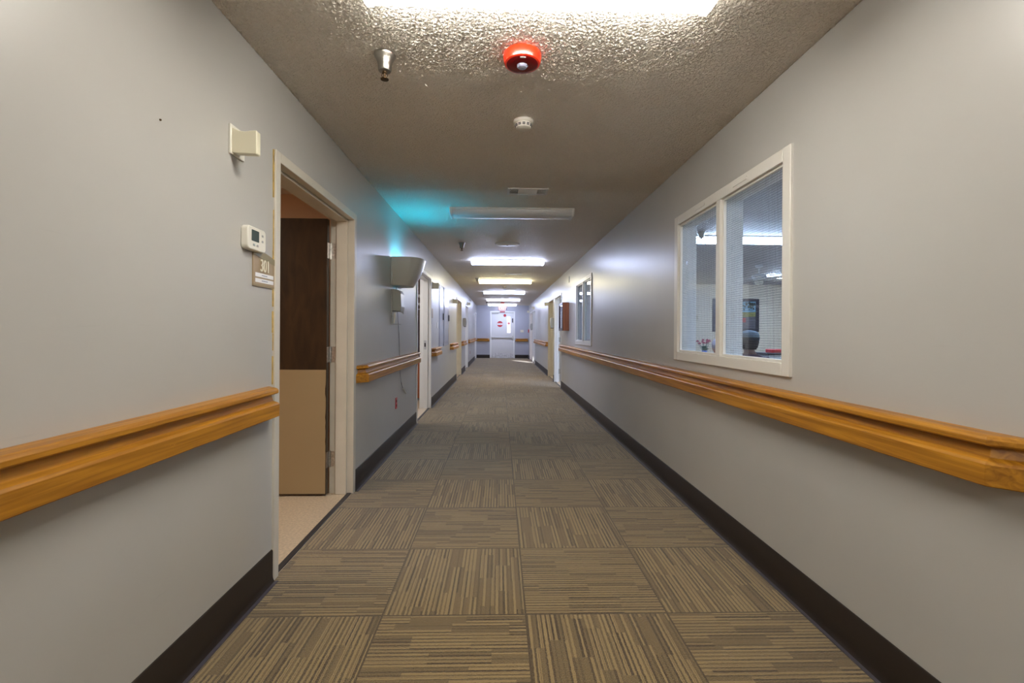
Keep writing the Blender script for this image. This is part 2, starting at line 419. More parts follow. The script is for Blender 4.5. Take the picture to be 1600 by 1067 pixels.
def opening(a, b): return (a + .012, b - .012, -1, DZ - .012)
lw = cells('wall_left', 'X', XL - TL, XL, YB, YE, 0, H, [opening(*d) for d in DL], MT['wall'])
rw = cells('wall_right', 'X', XR, XR + TR, YB, YE, 0, H, [opening(*d) for d in DR] + [(a + .03, b - .03, WZ0 + .03, WZ1 - .03) for a, b in WIN], MT['wall'])
ew = cells('wall_end', 'Y', YE, YE + .15, XL - TL, XR + TR, 0, H, [(ED[0] + .012, ED[1] - .012, -1, ED[2] - .012)], MT['wall_end'])
bw = cells('wall_back', 'Y', YB - .12, YB, XL - TL, XR + TR, 0, H, [], MT['wall'])
tag(MB().box(XL, XR, YB, YE, -.08, 0).build('floor', MT['carpet']), kind='structure')
import numpy as np
def textured_ceiling():
    """ceiling slab whose underside carries real popcorn relief where it is close enough to be seen"""
    st = .0052; ya, yb = .95, 4.1
    nx = int((XR - XL) / st); ny = int((yb - ya) / st)
    rng = np.random.default_rng(11)
    w = np.fft.rfft2(rng.standard_normal((ny + 1, nx + 1)))
    ky = np.fft.fftfreq(ny + 1, st)[:, None]; kx = np.fft.rfftfreq(nx + 1, st)[None, :]
    k = np.sqrt(kx ** 2 + ky ** 2)
    h = np.fft.irfft2(w * np.exp(-((k - 56) / 26) ** 2), s=(ny + 1, nx + 1)); h /= h.std()
    h = np.clip(h * .62 + .25, 0, 1.35) * .0046
    X, Y = np.meshgrid(np.linspace(XL, XR, nx + 1), np.linspace(ya, yb, ny + 1))
    h -= .0022; h[0, :] = h[-1, :] = 0
    V = np.stack([X, Y, H - h], -1).reshape(-1, 3)
    i = np.arange((ny + 1) * (nx + 1)).reshape(ny + 1, nx + 1)
    Q = np.stack([i[:-1, :-1], i[1:, :-1], i[1:, 1:], i[:-1, 1:]], -1).reshape(-1, 4)
    n = len(V)
    a, b, y0, y1, t = XL - TL, XR + TR, YB - .12, YE + .15, H + .08
    EV = [(XL, y0, H), (XR, y0, H), (XR, ya, H), (XL, ya, H), (XL, yb, H), (XR, yb, H), (XR, y1, H), (XL, y1, H), (a, y0, H), (a, y1, H), (b, y0, H), (b, y1, H), (a, y0, t), (b, y0, t), (b, y1, t), (a, y1, t)]
    EQ = [(0, 3, 2, 1), (4, 7, 6, 5), (8, 9, 7, 0), (1, 6, 11, 10), (12, 13, 14, 15), (8, 10, 13, 12), (9, 15, 14, 11), (8, 12, 15, 9), (10, 11, 14, 13)]
    V = np.concatenate([V, np.array(EV)]); Q = np.concatenate([Q, np.array(EQ) + n])
    me = bpy.data.meshes.new('ceiling'); me.vertices.add(len(V)); me.vertices.foreach_set('co', V.astype(np.float32).ravel())
    me.loops.add(Q.size); me.loops.foreach_set('vertex_index', Q.astype(np.int32).ravel())
    me.polygons.add(len(Q)); me.polygons.foreach_set('loop_start', np.arange(0, Q.size, 4, dtype=np.int32)); me.polygons.foreach_set('loop_total', np.full(len(Q), 4, np.int32))
    me.polygons.foreach_set('use_smooth', np.array([True] * (len(Q) - len(EQ)) + [False] * len(EQ)))
    me.update(calc_edges=True); me.validate(); me.materials.append(MT['ceiling'])
    o = bpy.data.objects.new('ceiling', me); COL.objects.link(o); return tag(o, kind='structure')
textured_ceiling()

def room(name, side, depth, y0, y1, wallm, floorm, ceilm, h=H, skip_ends=()):
    """closed room behind a corridor wall: three walls, floor and ceiling as separate structure objects"""
    if side == 'L': a, b = XL - TL - depth, XL - TL
    else: a, b = XR + TR, XR + TR + depth
    far = a if side == 'L' else b
    tag(MB().box(a if side == 'L' else XR, b if side == 'R' else XL, y0, y1, -.08, 0).build('floor_' + name, floorm), kind='structure')
    tag(MB().box(a, b, y0, y1, h, h + .06).build('ceiling_' + name, ceilm), kind='structure')
    tag(MB().box(far - .06, far, y0, y1, 0, h).build('wall_%s_side' % name, wallm) if side == 'L' else MB().box(far, far + .06, y0, y1, 0, h).build('wall_%s_side' % name, wallm), kind='structure')
    tag(MB().box(a, b, y0 - .06, y0, 0, h).build('wall_%s_near' % name, wallm), kind='structure')
    tag(MB().box(a, b, y1, y1 + .06, 0, h).build('wall_%s_far' % name, wallm), kind='structure')
room('bedroom', 'L', 3.2, .4, 4.3, MT['peach'], MT['vinyl'], MT['ceiling'])
room('closet', 'L', 2.4, 5.7, 9.0, MT['cream'], MT['vinyl'], MT['ceiling'])
room('ward', 'L', 2.4, 11.2, 14.1, MT['peach'], MT['vinyl'], MT['ceiling'])
room('office', 'L', 2.4, 14.4, 17.4, MT['cream'], MT['vinyl'], MT['ceiling'])
room('sunroom', 'L', 3.2, 19.5, 22.4, MT['cream'], MT['vinyl'], MT['ceiling'])
room('lounge', 'R', 6.8, .5, 11.48, MT['cream'], MT['vinyl'], MT['salonceil'], h=2.43)
room('store', 'R', 2.4, 11.56, 14.0, MT['cream'], MT['vinyl'], MT['ceiling'])
room('pantry', 'R', 2.4, 14.2, 21.5, MT['peach'], MT['vinyl'], MT['ceiling'])

# baseboards: a dark cove strip and its grey toe
def baseboard(side, y0, y1):
    s = 1 if side == 'left' else -1; X = XL if side == 'left' else XR
    prof = [(0, 0), (.018, 0), (.013, .006), (.009, .016), (.007, .03), (.007, .148), (.004, .153), (0, .154)]
    m = MB(); m.rings([[(X + s * d, y, z) for d, z in prof] for y in (y0, y1)])
    o = m.build('baseboard_' + side, MT['base'], smooth=True); tag(o, kind='structure')
    t = MB().box(X + s * .0185, X + s * .034, y0, y1, 0, .004).build('toe_strip', MT['toe'], o)
    return o
ed = [YB] + [v for d in DL for v in d] + [YE]
for a, b in zip(ed[0::2], ed[1::2]): baseboard('left', a, b)
ed = [YB] + [v for d in DR for v in d] + [YE]
for a, b in zip(ed[0::2], ed[1::2]): baseboard('right', a, b)
for a, b in ((XL + .02, ED[0]), (ED[1], XR - .02)):
    tag(MB().box(a, b, YE - .008, YE, 0, .154).build('baseboard_end', MT['base'], bevel=.003), kind='structure')

# ------------------------------------------------------------------ door frames
def door(n, side, y0, y1, label, leafm, framem, state, hinge='far', depth=None, kick=None):
    """local frame: x out of the wall into the corridor, y along the wall, origin at the middle of the sill"""
    T = TL if side == 'L' else TR
    w = (y1 - y0) / 2; c = (y0 + y1) / 2
    e = empty('door_%d' % n, (XL if side == 'L' else XR, c, 0), 0 if side == 'L' else PI, label, 'door', kind='structure')
    fw = .05
    fr = MB()
    for s in (-1, 1):
        fr.box(.012, -T - .012, s * w, s * (w - fw), 0, DZ)
        fr.box(-.036, -T + .036, s * (w - fw), s * (w - fw - .016), 0, DZ - fw)
    fr.box(.012, -T - .012, -w + fw, w - fw, DZ - fw, DZ)
    fr.box(-.036, -T + .036, -w + fw + .016, w - fw - .016, DZ - fw - .016, DZ - fw)
    fr.build('frame', framem, e, bevel=.003)
    th = MB().box(-.002, -.034, -w + fw, w - fw, .0005, .007).build('threshold', MT['dark'], e, bevel=.002)
    lw_ = 2 * (w - fw) - .008; lt = .045
    # 'far' is +y in the world; flipped on the right wall
    sgn = (1 if hinge == 'far' else -1) * (1 if side == 'L' else -1)
    xh = -T - .014
    if state == 'open':
        yh = sgn * (w - fw - .012)
        lf = MB().box(xh, xh - lw_, yh, yh - sgn * lt, .012, 2.03).build('leaf', leafm, e, bevel=.002)
    else:
        yh = sgn * (w - fw - .004)
        lf = MB().box(-T + .036, -T - .009, -lw_ / 2, lw_ / 2, .012, DZ - fw - .004).build('leaf', leafm, e, bevel=.002)
    if state == 'open' and hinge == 'far':
        for z in (.262, 1.035, 1.80):
            hg = MB().box(-T - .010, -T + .030, sgn * (w - fw - .0005), sgn * (w - fw - .0035), z - .057, z + .057)
            hg.box(xh - .0005, xh + .0025, yh - sgn * .004, yh - sgn * .042, z - .057, z + .057)
            hg.lathe([(.008, -.06), (.008, .06)], 12, (xh + .008, yh + sgn * .003, z))
            for k in (-.038, 0, .038): hg.lathe([(.0088, k - .0015), (.0088, k + .0015)], 12, (xh + .008, yh + sgn * .003, z))
            hg.build('hinge', MT['hinge'], e, smooth=True)
    else:
        s2 = -sgn
        k = MB()
        if state != 'open':
            k.lathe([(.03, 0), (.03, .006), (.012, .008), (.012, .035)], 16, (-T + .036, s2 * (lw_ / 2 - .07), .98), axis='X')
            k.tube([(-T + .071, s2 * (lw_ / 2 - .07), .98), (-T + .074, s2 * (lw_ / 2 - .19), .98)], .009)
            k.build('handle', MT['steel'], e, smooth=True)
    if kick:
        y_ = yh - sgn * lt
        pts = [(xh - .004, .020)]
        n_ = 26
        for i in range(n_ + 1):       # battered free edge
            z = .020 + (.925 - .020) * i / n_
            pts.append((xh - .004 - (random.random() * .006 if .3 < z < .85 and random.random() < .45 else 0), z))
        pts += [(xh - lw_ + .01, .925), (xh - lw_ + .01, .020)]
        MB().prism(pts[1:], y_, y_ - sgn * .003, 'Y').build('kick_plate', MT['tan'], e)
    return e
door(1, 'L', *DL[0], 'open dark walnut door with tan lower panel in cream frame beside the 301 sign', MT['walnut'], MT['frame'], 'open', 'far', kick=True)
dd1 = bpy.data.objects['door_1']
ck = MB(); zz = .95; random.seed(12)
while zz < 2.08:
    l_ = .06 + random.random() * .16; w_ = .003 + random.random() * .007
    ck.box(0, .004, -(DL[0][1] - DL[0][0]) / 2 - w_, -(DL[0][1] - DL[0][0]) / 2 - .0005, zz, min(2.08, zz + l_)); zz += l_ * (.8 + random.random() * .6)
ck.build('old_caulk', mat('yellowed caulk', (.50, .34, .10), .5, vary=(30, .25)), dd1)
random.seed(7)
tag(MB().lathe([(.0035, 0), (.003, .004), (.001, .005)], 10, (XL, 1.525, 1.883), axis='X').build('nail', MT['bronze'], smooth=True), 'small dark nail head high on left wall before the call lamp', 'nail')
d2 = door(2, 'L', *DL[1], 'open doorway in white frame just past the wall mounted insect trap', MT['white'], MT['white'], 'open', 'near')
st = MB().box(-.060, -.100, DL[1][1] - sum(DL[1]) / 2 - .066, DL[1][1] - sum(DL[1]) / 2 - .0685, .93, 1.07); st.box(-.070, -.090, DL[1][1] - sum(DL[1]) / 2 - .0684, DL[1][1] - sum(DL[1]) / 2 - .0705, .97, 1.03, 1)
st.build('strike_plate', [MT['steel'], MT['black']], d2)
door(3, 'L', *DL[2], 'cream framed doorway on left wall past the grey steel panels', MT['tan'], MT['frame'], 'open', 'near')
door(4, 'L', *DL[3], 'white framed doorway on left wall beyond the cream framed one', MT['white'], MT['white'], 'open', 'near')
door(5, 'L', *DL[4], 'last white framed doorway on left wall at the corridor end', MT['white'], MT['white'], 'open', 'far')
door(6, 'R', *DR[0], 'doorway on right wall directly past the wooden display case', MT['white'], MT['white'], 'open', 'far')
door(7, 'R', *DR[1], 'cream framed doorway on right wall behind the hand sanitizer dispenser', MT['tan'], MT['frame'], 'open', 'near')
door(8, 'R', *DR[2], 'white framed doorway on right wall past the short handrail, sunlight at its foot', MT['white'], MT['white'], 'open', 'far')
door(9, 'R', *DR[3], 'last doorway on right wall before the end wall', MT['white'], MT['white'], 'open', 'near')

# ------------------------------------------------------------------ exit door at the corridor end (faces -y)
e = empty('door_10', ((ED[0] + ED[1]) / 2, YE, 0), 0, 'white exit door with push bar and red stop sign at corridor end', 'door', kind='structure')
w = (ED[1] - ED[0]) / 2; zt = ED[2]
fr = MB()
for s in (-1, 1): fr.box(s * w, s * (w - .052), -.014, .16, 0, zt)
fr.box(-w + .052, w - .052, -.014, .16, zt - .055, zt); fr.build('frame', MT['white'], e, bevel=.003)
lw_ = w - .056; ly0, ly1 = .006, .051
vx0, vx1, vz0, vz1 = .200, .385, 1.165, 1.935
lf = MB(); lf.box(-lw_, vx0, ly0, ly1, .012, zt - .06); lf.box(vx1, lw_, ly0, ly1, .012, zt - .06); lf.box(vx0, vx1, ly0, ly1, .012, vz0); lf.box(vx0, vx1, ly0, ly1, vz1, zt - .06)
leaf = lf.build('leaf', MT['doorwhite'], e)
MB().box(-w + .052, w - .052, -.01, .16, -.06, .011).build('threshold', MT['steel'], e, bevel=.003)
vf = MB()
for a, b, c, d in ((vx0 - .012, vx0 + .012, vz0 - .012, vz1 + .012), (vx1 - .012, vx1 + .012, vz0 - .012, vz1 + .012)): vf.box(a, b, -.002, .006, c, d)
vf.box(vx0, vx1, -.002, .006, vz0 - .012, vz0 + .012); vf.box(vx0, vx1, -.002, .006, vz1 - .012, vz1 + .012)
vf.build('vision_frame', MT['white'], e)
MB().box(vx0, vx1, .025, .031, vz0, vz1).build('vision_pane', MT['glass'], e)
MB().lathe([(.058, 0), (.058, .002)], 24, ((vx0 + vx1) / 2, .021, 1.62), axis='Y').build('sign_back', mat('pink sign', (.8, .25, .3), .5), e)
pb = MB(); pb.box(-lw_ + .04, lw_ - .07, -.050, -.012, .945, .985); pb.box(-lw_ + .02, -lw_ + .07, -.055, ly0, .925, 1.005); pb.box(lw_ - .09, lw_ - .015, -.065, ly0, .86, 1.06)
pb.build('push_bar', MT['steel'], e, bevel=.006)
MB().box(-lw_ + .03, lw_ - .03, .003, ly0, .025, .235).build('kick_plate', mat('scuffed steel plate', (.70, .70, .72), .5, metal=.7, vary=(14, .25)), e, bevel=.001)
cl = MB().box(-lw_ + .04, -lw_ + .34, -.055, ly0, zt - .125, zt - .075); cl.tube([(-lw_ + .19, -.03, zt - .066), (-lw_ + .55, -.06, zt - .066), (-lw_ + .75, -.02, zt - .060)], .010)
cl.build('closer', MT['plastic_grey'], e, bevel=.004)
tb = MB().box(-lw_ + .005, lw_ - .005, -.006, ly0, zt - .082, zt - .062); tb.build('closer_track', MT['plastic_grey'], e)
MB().box(lw_ - .085, lw_ - .035, -.02, ly0, 1.655, 1.85).build('lock_box', MT['dark'], e, bevel=.004)
sx = -.118; sz = 1.585
sg = MB().lathe([(.137, 0), (.137, -.003)], 40, (sx, ly0, sz), axis='Y')
sgo = sg.build('stop_sign', MT['redpaint'], e)
MB().box(sx - .125, sx + .125, ly0 - .0042, ly0 - .003, sz - .042, sz + .042).build('white_band', MT['sticker_white'], sgo)
text_mesh('STOP', .085, .0004, 'lettering', MT['redpaint'], sgo, (sx, ly0 - .0048, sz), (PI / 2, 0, 0))
MB().lathe([(.068, 0), (.068, -.003)], 30, (.108, ly0, 1.985), axis='Y').build('round_sticker', MT['redpaint'], e)

# ------------------------------------------------------------------ handrails
PROF = [(0, .945), (.060, .945), (.067, .941), (.072, .934), (.072, .922), (.066, .917), (.044, .914), (.052, .885), (.070, .877), (.076, .870), (.076, .815), (.073, .812), (0, .812)]
DM = .076
def handrail(side, y0, y1, label, ends=(True, True)):
    """y0,y1: where the mitred returns meet the wall"""
    n = MB(); R = []
    L_ = y1 - y0
    def st(k):
        ring = []
        for d, z in PROF:
            g = DM - d
            if k == 0: p = (0, g * 1.41421)
            elif k == 1: p = (d, DM + .41421 * g)
            elif k == 2: p = (d, L_ - DM - .41421 * g)
            else: p = (0, L_ - g * 1.41421)
            ring.append((p[0], p[1], z))
        return ring
    ks = [0, 1, 2, 3]
    if not ends[0]: R.append([(d, 0, z) for d, z in PROF]); ks = [2, 3]
    if not ends[1]: ks = [k for k in ks if k < 2]
    R += [st(k) for k in ks]
    if not ends[1]: R.append([(d, L_, z) for d, z in PROF])
    n.rings(R)
    o = n.build('handrail', MT['oak'], bevel=.0012, segs=2, flat=True)
    if side == 'L': o.location = (XL, y0, 0)
    elif side == 'R': o.location = (XR, y1, 0); o.rotation_euler = (0, 0, PI)
    tag(o, label, 'handrail', 'oak wall handrails')
    return o
handrail('L', YB, 2.265, 'long oak handrail on left wall ending beside the 301 doorway', (False, True))
handrail('L', 3.585, 6.135, 'oak handrail under the insect trap and the broken dispenser')
handrail('L', 7.475, 8.38, 'short oak handrail on left wall between white doorway and steel panels')
handrail('L', 10.27, 11.78, 'oak handrail on left wall just past the grey steel panels')
handrail('L', 13.24, 14.75, 'oak handrail on left wall between cream and white framed doorways')
handrail('L', 16.0, 20.38, 'oak handrail on left wall running up to the last doorway')
handrail('R', 1.108, 10.13, 'longest oak handrail running under both wired windows on right wall')
handrail('R', 12.93, 17.62, 'oak handrail on right wall between the cream and white framed doorways')
def end_rail(x0, x1, label):
    n = MB(); L_ = x1 - x0
    R = []
    for k in range(4):
        ring = []
        for d, z in PROF:
            g = DM - d
            p = [(0, g * 1.41421), (d, DM + .41421 * g), (d, L_ - DM - .41421 * g), (0, L_ - g * 1.41421)][k]
            ring.append((p[1], -p[0], z))
        R.append(ring)
    n.rings(R); o = n.build('handrail', MT['oak'], bevel=.0012, segs=2, flat=True); o.location = (x0, YE, -.03)
    return tag(o, label, 'handrail', 'oak wall handrails')
end_rail(XL + .01, ED[0] - .015, 'short oak handrail on end wall left of the exit door')
end_rail(ED[1] + .015, XR - .01, 'short oak handrail on end wall right of the exit door')

# ------------------------------------------------------------------ wired windows
def window(n, y0, y1, label):
    c = (y0 + y1) / 2; w = (y1 - y0) / 2
    e = empty('window_%d' % n, (XR, c, WZ0), PI, label, 'window', kind='structure')
    hh = WZ1 - WZ0; fw = .062; mw = .026
    f = MB()
    for s in (-1, 1): f.box(.014, -.020, s * w, s * (w - fw), 0, hh)
    f.box(.014, -.020, -w + fw, w - fw, 0, fw); f.box(.014, -.020, -w + fw, w - fw, hh - fw, hh); f.box(.014, -.020, -mw, mw, fw, hh - fw)
    f.build('window_frame', MT['windowframe'], e, bevel=.003)
    b = MB(); bw_ = .014          # glazing beads
    for s in (-1, 1):
        a0, a1 = s * mw, s * (w - fw)
        b.box(-.003, -.021, a0, a0 + s * bw_, fw, hh - fw); b.box(-.003, -.021, a1, a1 - s * bw_, fw, hh - fw)
        b.box(-.003, -.021, a0 + s * bw_, a1 - s * bw_, fw, fw + bw_); b.box(-.003, -.021, a0 + s * bw_, a1 - s * bw_, hh - fw - bw_, hh - fw)
    b.build('glazing_bead', MT['windowframe'], e, bevel=.002)
    l = MB()                       # jamb liner and mullion post through the wall
    for s in (-1, 1): l.box(-.026, -TR - .012, s * (w - .03), s * (w - fw - .004), .03, hh - .03)
    l.box(-.026, -TR - .012, -w + fw, w - fw, .03, fw + .004); l.box(-.026, -TR - .012, -w + fw, w - fw, hh - fw - .004, hh - .03); l.box(-.026, -TR - .012, -mw, mw, fw, hh - fw)
    l.build('jamb_liner', MT['white'], e, bevel=.002)
    for s in (-1, 1):
        a0, a1 = sorted((s * (mw + .002), s * (w - fw - .002)))
        p = MB().box(-.0215, -.0255, a0, a1, fw + .001, hh - fw - .001).build('pane', MT['glass'], e)
        g = MB(); st = .0127; r = .0006
        k = 1
        while a0 + k * st < a1: g.box(-.0232, -.0240, a0 + k * st - r, a0 + k * st + r, fw + .001, hh - fw - .001); k += 1
        k = 1
        while fw + k * st < hh - fw: g.box(-.0232, -.0240, a0, a1, fw + k * st - r, fw + k * st + r); k += 1
        g.build('wire_grid', MT['wire'], p)
        MB().box(.014, .018, s * .26 - .075, s * .26 + .075, hh - .040, hh - .022).build('tab', MT['windowframe'], e, bevel=.001)
    return e
window(1, *WIN[0], 'white framed wired glass window nearest on right wall above the handrail')
window(2, *WIN[1], 'white framed wired glass window farther down right wall beside display case')

# ------------------------------------------------------------------ ceiling lights
def fixture(lensm, capm, sidem=None):
    e = empty('ceiling_light', (0, 0, 0))
    hp = [(-.118, 0), (-.118, -.012), (-.110, -.018), (.110, -.018), (.118, -.012), (.118, 0)]
    MB().prism(hp, -.615, .615, 'X').build('housing', MT['white'], e, bevel=.002)
    lp = [(-.110, -.0185), (-.108, -.034), (-.098, -.055), (-.080, -.068), (-.055, -.073), (0, -.075), (.055, -.073), (.080, -.068), (.098, -.055), (.108, -.034), (.110, -.0185)]
    lb = MB().prism(lp, -.602, .602, 'X'); lb.m = [1 if k < 10 and abs(lp[k][1] + lp[(k + 1) % 11][1]) / 2 < .062 and k != 10 else 0 for k in range(len(lb.f))]
    lb.build('lens', [lensm, sidem or lensm], e, smooth=True)
    cp = [(-.118, -.0005), (-.116, -.036), (-.104, -.060), (-.084, -.074), (-.056, -.079), (.056, -.079), (.084, -.074), (.104, -.060), (.116, -.036), (.118, -.0005)]
    for s in (-1, 1):
        m = MB(); m.rings([[(s * .602, y, z) for y, z in cp], [(s * .618, y * 1.01, z) for y, z in cp], [(s * .626, y * .97, z * .9) for y, z in cp]])
        m.build('end_cap', capm, e, smooth=True)
    return e
protos = {}
def light(kind, x, y, z, label, group='long ceiling lights', rz=0.):
    if kind not in protos:
        o = fixture(MT[kind], MT['cap_' + kind[5:]] if kind.startswith('lamp') else MT['white'], MT.get('side_' + kind[5:])); protos[kind] = o; o.location = (x, y, z); o.rotation_euler = (0, 0, rz)
        return tag(o, label, 'ceiling light', group)
    o = dup(protos[kind], (x, y, z), rz, label, group); return o
CG = 'long corridor ceiling lights'
light('lamp_neutral', .135, 1.615, H, 'lit ceiling light nearest the camera, in front of the red alarm', CG, .004)
light('lens_off', .115, 4.765, H, 'unlit ceiling light between the two white vents', CG, -.012)
light('lamp_cool', .128, 8.08, H, 'lit cool white ceiling light just past the round diffuser', CG)
light('lamp_yellow', .122, 11.2, H, 'yellowish lit ceiling light in the middle of the corridor', CG)
light('lamp_cool', .130, 14.3, H, 'lit cool ceiling light next past the yellowish one', CG)
light('lamp_cool', .122, 17.55, H, 'lit cool ceiling light second before the exit door', CG)
light('lamp_cool', .100, 20.7, H, 'lit cool ceiling light closest to the exit sign', CG)
light('lamp_neutral', .13, -1.5, H, 'added unseen ceiling light behind the camera position', CG)  # unseen fixture, added for light from behind the camera
SG = 'lounge ceiling lights'
light('lamp_lounge', 3.03, 5.85, 2.43, 'lit ceiling light in the lounge seen through the near window', SG)
light('lamp_lounge', 6.15, 9.6, 2.43, 'lit ceiling light deep in the lounge beside the fan', SG)
light('lamp_lounge', 3.1, 9.2, 2.43, 'added unseen lounge ceiling light beyond the flower table', SG)  # out of view, added to brighten the lounge
light('lamp_lounge', 6.4, 4.4, 2.43, 'added unseen lounge ceiling light by the far side wall', SG)  # extra unseen fixture that lifts the lounge light level
light('lamp_lounge', 3.0, 2.2, 2.43, 'added lounge ceiling light hidden beside the near window', SG)  # added out of sight to light the lounge near the window

# ------------------------------------------------------------------ sprinklers
e = empty('sprinkler', (-.526, 2.115, H)); spr = e
MB().lathe([(.048, 0), (.0475, -.005), (.043, -.012), (.035, -.028), (.030, -.045), (.029, -.068), (.026, -.073), (.012, -.074)], 32).build('escutcheon', MT['chrome'], e, smooth=True)
hd = MB(); hd.lathe([(.010, -.0735), (.010, -.082), (.006, -.084), (.004, -.105)], 14)
for s in (-1, 1): hd.tube([(s * .009, 0, -.078), (s * .013, 0, -.092), (s * .006, 0, -.106)], .0018, 6)
hd.lathe([(.005, -.105), (.018, -.107), (.018, -.110), (.003, -.111)], 18)
hd.build('sprinkler_head', MT['bronze'], e, smooth=True)
tag(e, 'brushed nickel ceiling sprinkler left of the red alarm', 'sprinkler', 'ceiling sprinklers')
for x, y, l in ((-.538, 6.53, 'ceiling sprinkler left of the round white diffuser'), (-.53, 10.78, 'ceiling sprinkler at the left end of the yellowish light'),
                (-.53, 14.75, 'ceiling sprinkler next past the yellowish light'), (-.54, 18.9, 'ceiling sprinkler nearest the end wall')):
    dup(spr, (x, y, H), None, l)
dup(spr, (2.42, 5.55, 2.43), None, 'ceiling sprinkler in the lounge seen through the near window')

# ------------------------------------------------------------------ alarm, detectors, vents, diffuser
e = empty('fire_alarm', (.093, 2.085, H), 0, 'round red fire alarm with clear strobe on the ceiling', 'alarm')
MB().lathe([(.078, 0), (.084, -.003), (.0855, -.012), (.083, -.032), (.079, -.044), (.073, -.047)], 40).build('housing', MT['red'], e, smooth=True)
MB().lathe([(.0725, -.0465), (.055, -.051), (.030, -.0515)], 40).build('lens_plate', MT['red_dark'], e, smooth=True)
MB().lathe([(.025, -.0515), (.0245, -.055), (.019, -.061), (.008, -.064)], 9).build('strobe', MT['strobe'], e, smooth=False)
MB().box(-.012, .012, -.0655, -.0585, -.0515, -.0495).build('lettering_bar', MT['plastic_grey'], e)
e = empty('smoke_detector', (.132, 2.745, H), 0, 'round white smoke detector on ceiling in front of the vent', 'smoke detector', 'smoke detectors'); smk = e
MB().lathe([(.060, 0), (.060, -.012), (.055, -.018)], 36).build('base', MT['plastic'], e, smooth=True)
hb = MB().lathe([(.050, -.0182), (.050, -.024), (.044, -.044), (.036, -.048), (.010, -.049)], 36).build('head', MT['plastic'], e, smooth=True)
sl = MB()
for k in range(12):
    a = 2 * PI * k / 12
    for zz, rr in ((-.028, .0495), (-.035, .0475)):
        m0 = MB().box(-.004, .0012, -.008, .008, zz - .0022, zz + .0022)
        for v_ in m0.v:
            pass
        i0 = len(sl.v)
        for (vx, vy, vz) in m0.v:
            x_, y_ = rr + vx - .0005, vy
            sl.v.append((x_ * math.cos(a) - y_ * math.sin(a), x_ * math.sin(a) + y_ * math.cos(a), vz))
        sl.f += [tuple(i0 + q for q in f) for f in m0.f]; sl.m += m0.m
sl.build('vent_slots', MT['dark'], e)
dup(smk, (.114, 12.6, H), None, 'small white smoke detector on ceiling just past the yellowish light')

e = empty('ceiling_vent', (.237, 4.10, H)); vent = e
hx, hy = .178, .092
fr = MB()
for s in (-1, 1): fr.box(s * hx, s * (hx - .022), -hy, hy, -.010, 0); fr.box(-hx + .022, hx - .022, s * hy, s * (hy - .022), -.010, 0)
fr.build('frame', MT['white'], e, bevel=.003)
MB().box(-.085, .085, -hy + .022, hy - .022, -.009, -.001).build('blank_panel', MT['white'], e, bevel=.002)
MB().box(-hx + .022, hx - .022, -hy + .022, hy - .022, -.0008, 0).build('backing', MT['black'], e)
for s in (-1, 1):
    lv = MB()
    for k in range(6):
        x0 = s * (.088 + .011 * k + .002); lv.prism([(x0, -.001), (x0 + s * .002, -.001), (x0 + s * .007, -.009), (x0 + s * .005, -.009)], -hy + .022, hy - .022, 'Y')
    lv.build('louvre', MT['white'], e)
tag(e, 'white ceiling vent with two louvred ends in front of the unlit light', 'vent', 'ceiling vents')
dup(vent, (.29, 10.0, H), None, 'white ceiling vent just before the yellowish light')
dup(vent, (.27, 13.7, H), None, 'white ceiling vent right before the cool light past the yellowish one')
dup(vent, (.50, 16.45, H), None, 'white ceiling vent right of centre, second before the exit door')
e = empty('ceiling_diffuser', (.096, 6.57, H), 0, 'round white disc diffuser on ceiling beside a sprinkler', 'diffuser')
MB().lathe([(.177, 0), (.177, -.006), (.165, -.012), (.150, -.013), (.140, -.008), (.130, -.008), (.100, -.016), (.030, -.021), (.004, -.021)], 44).build('disc', MT['white'], e, smooth=True)
MB().lathe([(.012, -.0212), (.011, -.026), (.004, -.027)], 14).build('centre_screw', MT['dark'], e, smooth=True)
e = empty('fire_alarm', (.10, 19.5, H), 0, 'tiny red fire alarm on ceiling just before the exit sign', 'alarm')
MB().lathe([(.084, 0), (.0855, -.012), (.079, -.044), (.073, -.047)], 24).build('housing', MT['red'], e, smooth=True)
MB().lathe([(.07, -.0475), (.03, -.0515)], 24).build('lens_plate', MT['red_dark'], e, smooth=True)

# ------------------------------------------------------------------ exit sign hung over the end door
e = empty('exit_sign', (.118, YE - .004, 2.20), 0, 'lit red EXIT sign above the white exit door', 'exit sign')
MB().box(-.155, .155, -.05, 0, .005, .215).build('body', MT['white'], e, bevel=.006)
MB().box(-.143, .143, -.0515, -.0502, .018, .203).build('face', MT['exit_face'], e)
text_mesh('EXIT', .185, .0008, 'lettering', MT['exit'], e, (0, -.0525, .108), (PI / 2, 0, 0), 1.0)
for s in (-1, 1):
    MB().box(s * .157, s * .20, -.045, -.004, .06, .10).build('lamp_head', MT['dark'], e, bevel=.004)
tag(MB().box(.0, .236, YE - .020, YE - .0145, 2.115, 2.178).build('door_sign', MT['redpaint'], bevel=.001), 'dark red sign strip on door head below the EXIT sign', 'sign')

# ------------------------------------------------------------------ things on the left wall
def wallpos(side, y, z): return ((XL if side == 'L' else XR), y, z)
def rot(side): return 0 if side == 'L' else PI
